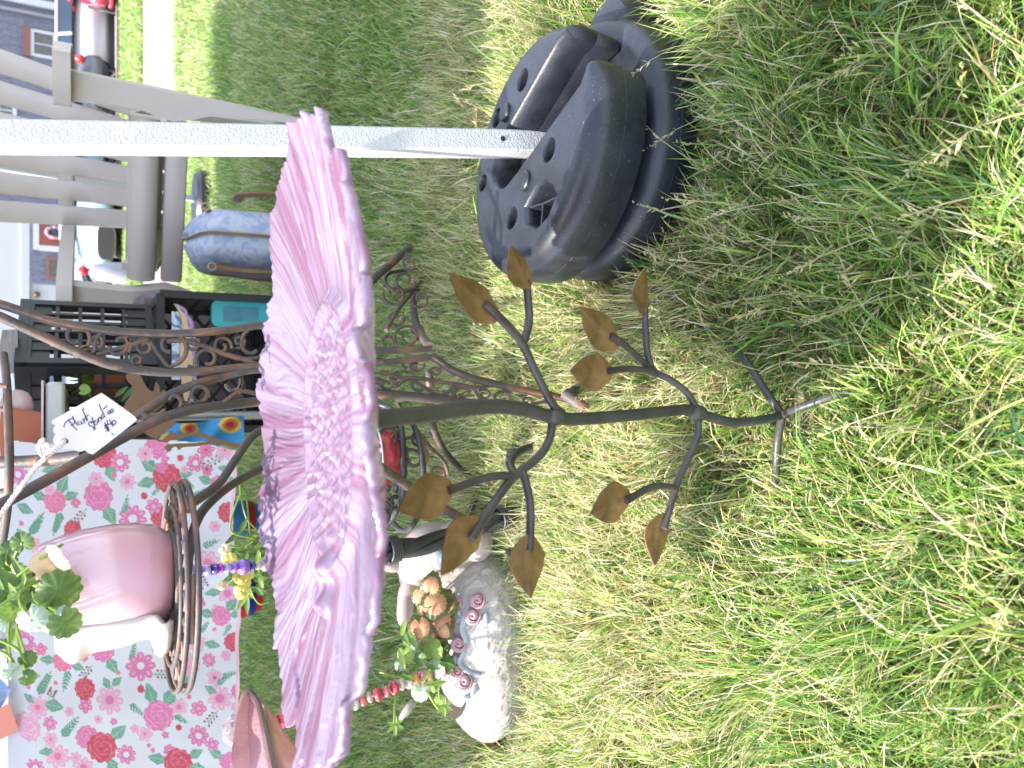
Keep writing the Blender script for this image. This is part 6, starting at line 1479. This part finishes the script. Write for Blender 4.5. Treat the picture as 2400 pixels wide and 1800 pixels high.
# ------------------------------------------------------------------ parked cars
M_tyre = mat('tyre', (.015, .015, .017), .8); M_rimw = mat('alloy', (.42, .42, .45), .3, metal=.7); M_cg = mat('car_glass', (.02, .035, .06), .12, var=.3, vs=1.5, spec=.8); M_dk = mat('dark_trim', (.02, .02, .022), .6)
M_lampm = mat('lamp_glass', (.5, .52, .55), .1, coat=.8); M_tail = mat('tail_light', (.45, .02, .02), .2, coat=.8)
def car(name, label, paint, loc, rz, L_=4.5, W_=1.80, H_=1.46, suv=False, plate=None, tail=False, grille='bars', vase=.0):
    t = thing(name, label, 'car')
    hb_ = H_*.60; st = []
    # stations: y, half width, z low, z belt, z hood shape
    prof = [(-L_/2, .40, .66), (-L_/2+.06, .30, .74), (-L_*.42, .24, .84), (-L_*.30, .22, .95), (-L_*.20, .22, 1.0), (0, .22, 1.02), (L_*.25, .22, 1.02), (L_*.40, .24, 1.0), (L_/2-.05, .30, .94), (L_/2, .42, .82)]
    if tail: pass
    V = []; F = []; ns = 14; NP_ = len(prof)
    ys = cr_pts([(p[0], p[1], p[2]) for p in prof], 3)
    for p in ys:
        e_ = 1-.10*(abs(p.x)/(L_/2))**4; w = W_/2*e_; zl, zh = p.y, p.z*H_*.775/1.02
        for k in range(ns):
            a = math.pi*2*k/ns; c_, s_ = math.cos(a), math.sin(a); q = (abs(c_)**4.5+abs(s_)**4.5)**(-1/4.5)
            V.append((w*q*c_*(1-.05*max(0, s_)), p.x, (zl+zh)/2+(zh-zl)/2*q*s_))
    n = len(ys)
    for i in range(n-1):
        for k in range(ns): F.append((i*ns+k, i*ns+(k+1) % ns, (i+1)*ns+(k+1) % ns, (i+1)*ns+k))
    F += [tuple(range(ns-1, -1, -1)), tuple((n-1)*ns+k for k in range(ns))]
    b = MB(); b.add(V, F); body = b.build('body', paint, t, ang=50, recalc=True)
    # cabin
    yb, yt0, yt1, ye = -L_*.235, -L_*.07, L_*.24, L_*.40
    if suv: yt1, ye = L_*.36, L_*.46
    z0_, z1_ = .775*H_, H_; w0, w1 = W_/2*.93, W_/2*.72
    Cb = [(-w0, yb, z0_), (w0, yb, z0_), (w0, ye, z0_), (-w0, ye, z0_), (-w1, yt0, z1_-.02), (w1, yt0, z1_-.02), (w1, yt1, z1_-.02), (-w1, yt1, z1_-.02)]
    b = MB(); b.add(Cb, [(0, 1, 5, 4), (1, 2, 6, 5), (2, 3, 7, 6), (3, 0, 4, 7), (4, 5, 6, 7)])
    b.build('cabin', M_cg, t, smooth=False)
    b = MB()
    for (p, q) in ((0, 4), (1, 5), (2, 6), (3, 7), (4, 5), (5, 6), (6, 7), (7, 4)): b.tube([Cb[p], Cb[q]], .035 if p > 3 else .04, 8)
    for sgn in (-1, 1): b.tube([(sgn*w0, L_*.10, z0_), (sgn*w1, L_*.10, z1_-.02)], .035, 8)
    b.box((0, (yt0+yt1)/2, z1_-.01), (w1*2, yt1-yt0+.02, .05), None, 0, .02); b.build('roof', paint, t, ang=50)
    for sx in (-1, 1):
        for wy in (-L_*.31, L_*.30):
            wc_ = Vector((sx*(W_/2-.10), wy, .325)); rt = rotm(0, 90, 0)
            wh = piece('wheel', M_tyre, lambda b: b.lathe([(.20, -.11), (.31, -.11), (.325, -.08), (.325, .08), (.31, .11), (.20, .11)], wc_, 28, 0, rt), t)
            piece('rim', M_rimw, lambda b: [b.lathe([(.0, .085*sx), (.05, .10*sx), (.05, .09*sx), (0, .08*sx)], wc_, 12, 0, rt), b.tube([wc_+Vector((sx*.10, .205*math.cos(i*.2618), .205*math.sin(i*.2618))) for i in range(24)], .018, 6, closed=True)]+[b.bar(wc_+Vector((sx*.10, 0, 0)), wc_+Vector((sx*.10, .20*math.cos(i*1.2566), .20*math.sin(i*1.2566))), .045, .03, up=(1, 0, 0)) for i in range(5)], wh)
            piece('wheel_arch', M_dk, lambda b: b.tube([(sx*(W_/2-.02), wy+.37*math.cos(R(a)), .33+.37*math.sin(R(a))) for a in range(0, 181, 15)], .035, 8), t)
        piece('sill', M_dk, lambda b: b.box((sx*(W_/2-.06), 0, .26), (.10, L_*.5, .10)), t, smooth=False)
        piece('headlight', M_lampm, lambda b: b.ball((sx*W_*.36, -L_/2+.12, .66*H_/1.46+.02), .13, 12, 8, sc=(1.3, .8, .6)), t)
        piece('tail_light', M_tail, lambda b: b.ball((sx*W_*.40, L_/2-.10, .84), .12, 12, 8, sc=(1.0, .8, .9)), t)
        piece('mirror', paint, lambda b: b.ball((sx*(W_/2+.08), yb+.35, 1.02), .09, 10, 8, sc=(1, .6, .7)), t)
    if grille == 'bars':
        piece('grille', M_dk, lambda b: b.box((0, -L_/2-.005, .50), (W_*.52, .05, .26), None, 0, .02), t)
        for i in range(4): piece('grille_bar', M_rimw, lambda b: b.box((0, -L_/2-.035, .41+i*.06), (W_*.50, .012, .015)), t, smooth=False)
        piece('bumper', paint, lambda b: b.tube([(-W_*.46, -L_/2+.12, .30), (-W_*.3, -L_/2-.03, .29), (0, -L_/2-.06, .29), (W_*.3, -L_/2-.03, .29), (W_*.46, -L_/2+.12, .30)], .05, 8), t)
    else:
        gp = [(.19*W_*math.cos(R(a))*(abs(math.cos(R(a)))**-.35 if abs(math.cos(R(a))) > .05 else 1), .15*math.sin(R(a))*(abs(math.sin(R(a)))**-.35 if abs(math.sin(R(a))) > .05 else 1)) for a in range(0, 360, 12)]
        piece('grille', M_dk, lambda b: b.plate(gp, (0, -L_/2-.02, .40), (1, 0, 0), (0, 0, 1), .05), t, recalc=True)
        piece('grille_rim', M_rimw, lambda b: b.tube([(g_[0], -L_/2-.03, .40+g_[1]) for g_ in gp], .018, 8, closed=True), t)
        piece('badge', M_lampm, lambda b: b.ball((0, -L_/2-.05, .44), .05, 12, 8, sc=(.8, .3, .8)), t)
    if plate: piece('number_plate', plate, lambda b: b.box((-.05, -L_/2-.075, .50), (.32, .02, .16)), t, smooth=False)
    t.location = loc; t.rotation_euler = (0, 0, rz); return t
def paint(n, c, m=.0): return mat(n, c, .25, var=.03, vs=2, coat=1.0, metal=m)
P_w = paint('white_paint', (.50, .51, .52)); P_r = paint('red_paint', (.42, .03, .07)); P_k = paint('dark_paint', (.05, .055, .07)); P_b = paint('light_blue_paint', (.30, .42, .55), .2)
M_np = noise_mix('plate_print', (.55, .60, .66), (.30, .45, .60), 30, .45, .6, .4)
car('parked_car', 'white saloon car seen from the side behind the red car', P_w, (at(285, 75, 20.0).x, 20.4, -.10), R(92), 4.6, 1.85, 1.36)
car('parked_car', 'red car facing us with a pale number plate at the right edge', P_r, (at(285, 10, 19.2).x+1.05, 19.9, -.08), R(-22), 4.4, 1.85, 1.34, plate=M_np)
car('parked_car', 'dark car end with a red tail light behind the right arm of the chair', P_k, (at(285, 190, 19.2).x-1.9, 19.5, -.05), R(-84), 4.4, 1.75, 1.22)
car('parked_car', 'light blue car with a dark oval grille seen under the left arm of the chair', P_b, (at(290, 560, 16.5).x+.95, 16.5+1.95, -.05), R(-28), 4.3, 1.85, 1.20, grille='oval')
car('parked_car', 'silver car behind the milk crates, only its dark rear window and side showing', paint('silver_paint', (.40, .43, .48), .3), (at(290, 730, 20).x-.4, 22.4, .05), R(88), 4.6, 1.8, 1.6, suv=True)
# pale rounded thing topped in red by the steps
b = MB(); q = at(283, 640, 15); q.z = 0
tb_ = thing('lawn_figure', 'pale lilac rounded figure with a red top, past the left arm of the chair', 'ornament', q)
piece('body', mat('lilac_grey', (.34, .33, .42), .6, var=.08, vs=6), lambda b: b.lathe([(0, 0), (.17, 0), (.19, .1), (.17, .36), (.12, .56), (.06, .64), (0, .66)], q, 20), tb_)
piece('top', mat('bright_red', (.60, .02, .04), .4), lambda b: b.ball(q+Vector((0, 0, .72)), .08, 14, 10), tb_); piece('base', M_dk, lambda b: b.lathe([(0, 0), (.2, 0), (.2, .07), (0, .07)], q-Vector((0, 0, .0)), 20), tb_)
# ------------------------------------------------------------------ repeats share a group
GR = {'milk_crate': 'stacked black milk crates', 'parked_car': 'cars parked along the road', 'canopy_weight': 'black canopy weights', 'bead_stake': 'beaded garden stakes',
      'basket': 'baskets on the table', 'glazed_pot': 'glazed pots beyond the table', 'terracotta_pot': 'terracotta pots', 'card': 'cards on the table', 'metal_cutout': 'brown metal cut-outs', 'stand_foot': 'iron feet in the grass'}
for o in list(S.objects):
    if o.parent is None and o.name.split('.')[0] in GR: o['group'] = GR[o.name.split('.')[0]]
